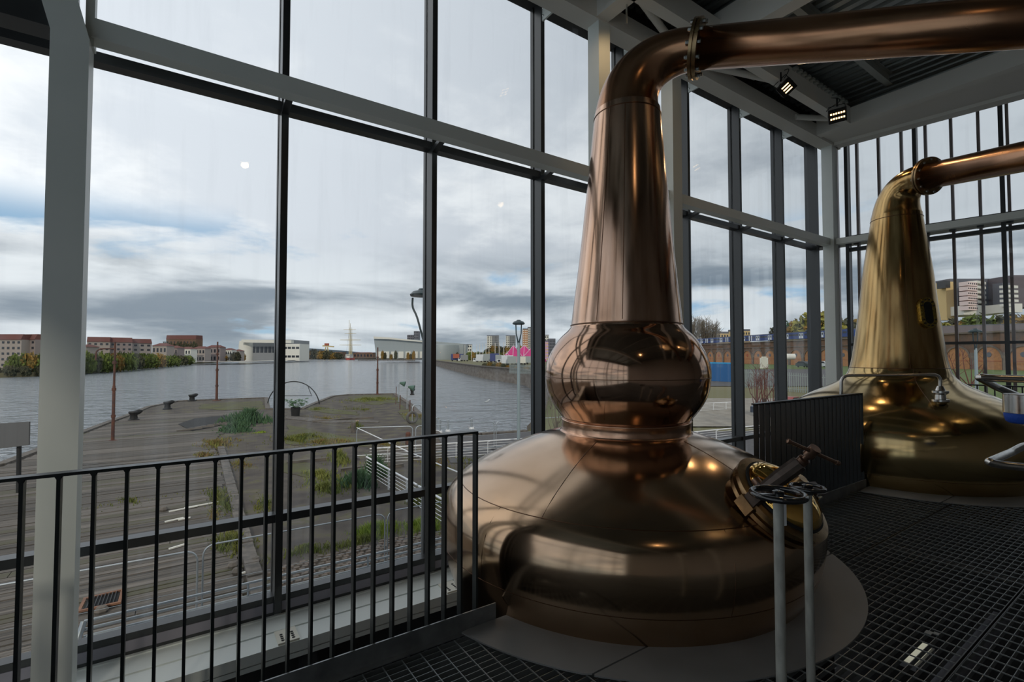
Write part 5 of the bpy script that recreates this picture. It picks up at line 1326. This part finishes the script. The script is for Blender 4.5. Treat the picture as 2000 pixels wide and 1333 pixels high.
for j, (px, yt) in enumerate(((682, 625), (684.5, 632), (687, 640))):
    f_ = 1005+j*12; b = gz(px, f_, 4); tp = at(px, yt, f_); MB().tube([b, tp], [1.0, .35], 8).build('mast', GOLDS, t, True)
    for y_, hw in ((674.5, 19), (664.5, 18), (652, 9), (644.5, 11)):
        if y_ < yt+10: continue
        c = at(px, y_, f_); MB().tube([c-RT*hw*k, c, c+RT*hw*k], [.35, .55, .35], 6).build('yard', GOLDS, t, True)
for px in (676, 690): MB().tube([gz(px, 1004, 4), at(683, 640, 1008)], .12, 4).build('shroud', BLKI, t)
# ---- museum with zigzag roof, wharf, dark tower
def outline(pxs, fd, dep, m, name, parent, zmin=ZP):
    pts = [at(x, y, fd) for x, y in pxs]; return MB().extr(pts, FH*dep).build(name, m, parent)
t = thing('museum', 'wide pale zinc building with swept sharp prow beyond the jetty', 'building', gz(800, 600, ZP))
outline([(730, 660), (820, 664.5), (905, 672), (905, 701), (735, 701)], 600, 60, ZINC, 'wall', t)
outline([(729.5, 657.5), (760, 659.5), (825, 666.5), (825, 668.5), (760, 663), (730, 662)], 596, 66, WHITEB, 'roof_edge', t)
MB().lathe([(0, ZP), (21, ZP), (21.5, 8), (21, 14.5), (0, 15.5)], 32, gz(862, 575, 0)).build('rounded_wing', ZINC, t, True)
outline([(828, 667), (910, 672.5), (908, 682), (828, 674)], 640, 40, GREYB, 'rear_roof', t)
for i in range(7): outline([(736+i*14, 687), (746+i*14, 687), (746+i*14, 700), (736+i*14, 700)], 598.5, 2, WHITEB, 'glazed_bay', t)
for i, px in enumerate((747, 752, 764, 773, 797, 802, 808, 893, 899)): q = gz(px, 560, ZP); bush(q, 6.5*560/F, (17-(i % 3)*3)*560/F, (1, 2)[i % 2], ORD[i]+' small tree from the left before the zinc museum', 'small trees before the zinc museum', 'museum_tree', 'tree')
dtw = block('dark_tower', 'dark stepped tower block above the zinc roof', 795, 815, 900, 900, ZP, EYE+(HY-654.5)*900/F, 20, GREYD, (6, 9), wsz=(.6, .5))
block('dark_tower', '', 808, 817, 890, 890, ZP, EYE+(HY-647)*890/F, 16, GREYD, (3, 10), parent=dtw, wsz=(.6, .5))
t = thing('timber_wharf', 'long piled timber wharf between ship and jetty pole', 'wharf', gz(770, 850, ZW))
MB().bar(gz(700, 860, -1.2), gz(812, 800, -1.2), 14, 1.0).build('deck', KERBS, t)
for i in range(56): q = gz(700+i*2, 852-i*1.05, -4.4); MB().bar(q-V((0, 0, 3)), q+V((0, 0, 3)), .9, .9).build('pile', KERBS, t)
block('pump_house', 'low pavilion right of the ship', 690, 728, 940, 940, ZP, EYE+(HY-690)*940/F, 20, BRICKM, (6, 1), 'hip')
# ---- towers on the right bank
for i, (x0, x1_, yt, fd, m_, nx, nz, lab) in enumerate(((951, 961, 657, 700, WHITEB, 2, 12, 'left one of the twin pale and grey towers'), (961, 974, 657, 702, GREYB, 5, 12, 'grey face of the left twin tower'), (988, 995, 657, 720, WHITEB, 2, 12, 'right one of the twin pale and grey towers'), (995, 1007, 657, 722, GREYB, 5, 12, 'grey face of the right twin tower'), (1021, 1031, 644, 560, BRICKO, 3, 14, 'red and white banded tower left of the mullion'), (1031, 1057, 641, 566, GREYB, 6, 14, 'tall banded tower mostly behind the mullion'), (1053, 1071, 668, 430, TOWP, 6, 6, 'pink and yellow flats beside the mullion'), (1071, 1085, 664, 470, GREYD, 5, 7, 'slate flats half behind the boil ball'), (1064, 1072, 656, 620, WHITEB, 2, 8, 'small white tower top behind the pink flats'), (910, 921, 674, 800, WHITEB, 3, 4, 'small distant white block left of the poles'))):
    tb_ = None if i in (0, 2, 4, 6, 7, 8, 9) else tb_
    tb_ = block('tower_block', lab, x0, x1_, fd, fd, ZP, EYE+(HY-yt)*fd/F, 14, m_, (nx, nz), parapet=1.2, parent=tb_, wm=TOWY if 'yellow' in lab else (WHITEB if 'banded' in lab else WINM), wsz=(.55, .5))
# tent
t = thing('circus_tent', 'big pink circus tent with several peaks by the trucks', 'tent', gz(1015, 360, ZP))
def tentcone(px, yt, wpx, fd, asp=1.0):
    c = gz(px, fd, ZP); rr = wpx/2*fd/F; H_ = EYE+(HY-yt)*fd/F-ZP
    prof = [(rr, 0), (rr, .16*H_), (rr*.80, .34*H_), (rr*.52, .58*H_), (rr*.26, .82*H_), (rr*.04, H_), (0, H_*1.01)]
    cn_ = MB().lathe(prof, 14, c).build('canopy', PINK, t, True)
    MB().tube([c+V((0, 0, H_)), c+V((0, 0, H_+1.5))], .12, 6).build('peak_pole', TRAINW, cn_)
    for k_ in range(0, 14, 3):
        a = 2*PI*k_/14; MB().tube([c+V((r_*1.01*math.cos(a), r_*1.01*math.sin(a), z_+.06)) for r_, z_ in prof[1:-1]], .16, 4).build('white_seam', TRAINW, cn_)
tentcone(1003, 676, 44, 345); tentcone(1024, 676, 56, 375); tentcone(1042, 677, 50, 350); tentcone(990, 690, 26, 320)
# trucks and containers
def truck(px, fd, l, h, m, label, cab=True, cabm=TRAINW):
    c = gz(px, fd, ZP); t = thing('truck', label, 'truck', c)
    MB().bar(c-RT*l/2+V((0, 0, .9+h/2)), c+RT*l/2+V((0, 0, .9+h/2)), 2.6, h).build('box_body', m, t)
    if cab:
        q = c-RT*(l/2+1.1); MB().obox(q+V((0, 0, 1.6)), RT*.95, FH*1.2, V((0, 0, 1.1))).build('cab', cabm, t)
        MB().obox(q+V((0, 0, 2.1))-FH*1.22, RT*.6, FH*.04, V((0, 0, .4))).build('windscreen', WINM, t)
    for k_ in (-.4, 0, .4): MB().lathe([(0, -1.4), (.5, -1.4), (.5, 1.4), (0, 1.4)], 12, c+RT*l*k_+V((0, 0, .5)), FH).build('wheel', BLKI, t, True)
for px, fd, l, h, m_, lab, cab in ((893, 400, 10, 5, BLUEV, 'blue container with red panel at the row end', False), (907, 395, 6, 4.2, GREYB, 'grey box truck beside the blue container', True), (940, 330, 7, 4.4, TRAINW, 'white lorry with cab in the middle of the trucks', True), (953, 325, 6, 4.8, ZINC, 'silver trailer right of the white lorry', False), (966, 315, 6, 5, BLUEV, 'dark blue trailer left of the silver box', False), (974, 300, 4, 4, ZINC, 'tall silver box before the tent', False), (991, 215, 5.2, 3.6, TRAINW, 'white van truck with blue window by the fence', True), (1000, 210, 4, 3.2, ZINC, 'pale box body right of the white van', False), (1048, 260, 6, 4, REDB, 'maroon box at the right foot of the tent', False), (1030, 240, 7, 3.2, ZINC, 'silver cabin low before the tent', False), (1018, 225, 4, 3, WHITEB, 'small white cabin behind the lamp post', False)):
    truck(px, fd, l, h, m_, lab, cab)
q = gz(891, 397, ZP+4.2); tag(MB().obox(q-FH*.3, RT*2.6, FH*.06, V((0, 0, 1.8))).build('red_panel', REDB), 'red panel leaning on the blue container', 'panel')
for i, px in enumerate((908, 921, 931, 937, 943, 949, 955, 967, 975, 984)):
    fd = 420-i*9; q = gz(px, fd, ZP); tag(MB().tube([q, q+V((0, 0, 14+(i*5) % 5))], .22, 6).build('flag_pole', WHITEB, None, True), ORD[i]+' pale mast from the left behind the trucks', 'pole', 'pale masts behind the trucks')
for i in range(10):
    px = 917+i*7.5; q = gz(px, 470, ZP); bush(q, 15*470/F, (16+(i*7) % 7)*470/F, (0, 1, 0, 2)[i % 4], ORD[i]+' autumn tree from the left behind the trucks', 'autumn trees behind the trucks', 'bank_tree', 'tree')
for i in range(13):
    px = 955+i*9; q = gz(px, 640, ZP); bush(q, 22*640/F, (21+(i*5) % 6)*640/F, (2, 1, 2)[i % 3], ORD[i]+' darker tree from the left beneath the twin towers', 'darker trees beneath the twin towers', 'bank_tree', 'tree')
for i in range(12):
    px = 948+i*9; fd = 178-i*5; q = gz(px, fd, ZP); bush(q, 13*fd/F, (8+(i*3) % 5)*fd/F, (2, 1)[i % 2], ORD[i]+' scrubby bush from the left along the far quay wall', 'scrub along the far quay wall', 'quay_scrub')
# golden building behind the train, dark shed, long roof
block('sunlit_building', 'golden sunlit building above the train carriages', 1398, 1424, 370, 370, ZP, EYE+(HY-652)*370/F, 12, YELL, (5, 6), parapet=1.5)
block('sunlit_building', 'golden flat-roofed building right of the first mullion', 1436, 1466, 380, 380, ZP, EYE+(HY-647)*380/F, 12, YELL, (6, 6), parapet=1.5)
block('roof_shed', 'dark flat shed behind the train left of the golden building', 1388, 1402, 360, 360, ZP, EYE+(HY-650)*360/F, 10, GREYD, (3, 1))
block('roof_shed', 'long dark shed roof rising behind the train', 1530, 1592, 275, 265, ZP, EYE+(HY-637)*270/F, 14, GREYD, (8, 1), wsz=(.1, .1))
block('long_shed', 'long low grey-roofed building above the viaduct', 1660, 2080, 235, 190, 4, EYE+(HY-636)*205/F, 14, mat('shed_grey', (.20, .17, .18), .8), (26, 1), parapet=.4, wsz=(.3, .15))
# hospital towers
t = thing('hospital_tower', 'grey tower with white balconied front beyond the end windows', 'building', gz(1900, 400, 8))
def tower(x0, x1_, yt, yb, fd, m, dep=25): block('x', '', x0, x1_, fd, fd, EYE+(HY-yb)*fd/F, EYE+(HY-yt)*fd/F, dep, m, parent=t)
tower(1851, 1868, 550, 625, 408, YELL, 10); tower(1860, 1942, 544, 612, 410, GREYD, 20); tower(1935, 1962, 552, 600, 415, GREYD)
tower(1885, 1954, 597, 615, 396, WHITEB)
tower(1850, 1860, 548, 562, 404, ANTH, 8)
for i in range(6):
    y0 = 549+i*9.6
    block('x', '', 1894, 1913, 392, 396, EYE+(HY-(y0+9.0))*394/F, EYE+(HY-y0-1.2)*394/F, 6, mat('white_pink_wall', (.82, .66, .62), .7) if i == 0 else MATS['white_pink_wall'], (5, 1), parent=t, wsz=(.5, .35))
    block('x', '', 1913, 1930, 396, 404, EYE+(HY-(y0+5))*400/F, EYE+(HY-y0)*400/F, 6, WHITEB, parent=t)
t = thing('hospital_tower', 'second balconied tower at the right picture edge', 'building', gz(1985, 380, 8))
tower(1982, 2040, 537, 600, 390, mat('tower_brown', (.14, .12, .13), .8)); tower(1962, 1985, 552, 598, 388, GREYD, 8); tower(1970, 2000, 593, 610, 376, WHITEB)
for i in range(5):
    y0 = 557+i*9.2; block('x', '', 1972, 1993, 374, 378, EYE+(HY-(y0+5))*376/F, EYE+(HY-y0)*376/F, 5, WHITEB, parent=t)
# gull
q = at(950, 785, 60); t = thing('gull', 'gull gliding low over the water left of the lamp post', 'bird', q)
MB().tube([q-RT*.25, q, q+RT*.3], [.02, .09, .03], 8).build('body', BIRD, t, True)
for sg_ in (-1, 1): MB().add([q+RT*.05, q-RT*.12, q+FH*.1*sg_+RT*.35+V((0, 0, .35)), q+FH*.5*sg_+RT*.5+V((0, 0, .3))], [(0, 1, 2), (0, 2, 3)]).build('wing', BIRD, t)
for i, o in enumerate(protos):
    if not used[i]: bpy.data.objects.remove(o)
# distinguish window_2 etc: nothing left outside any group
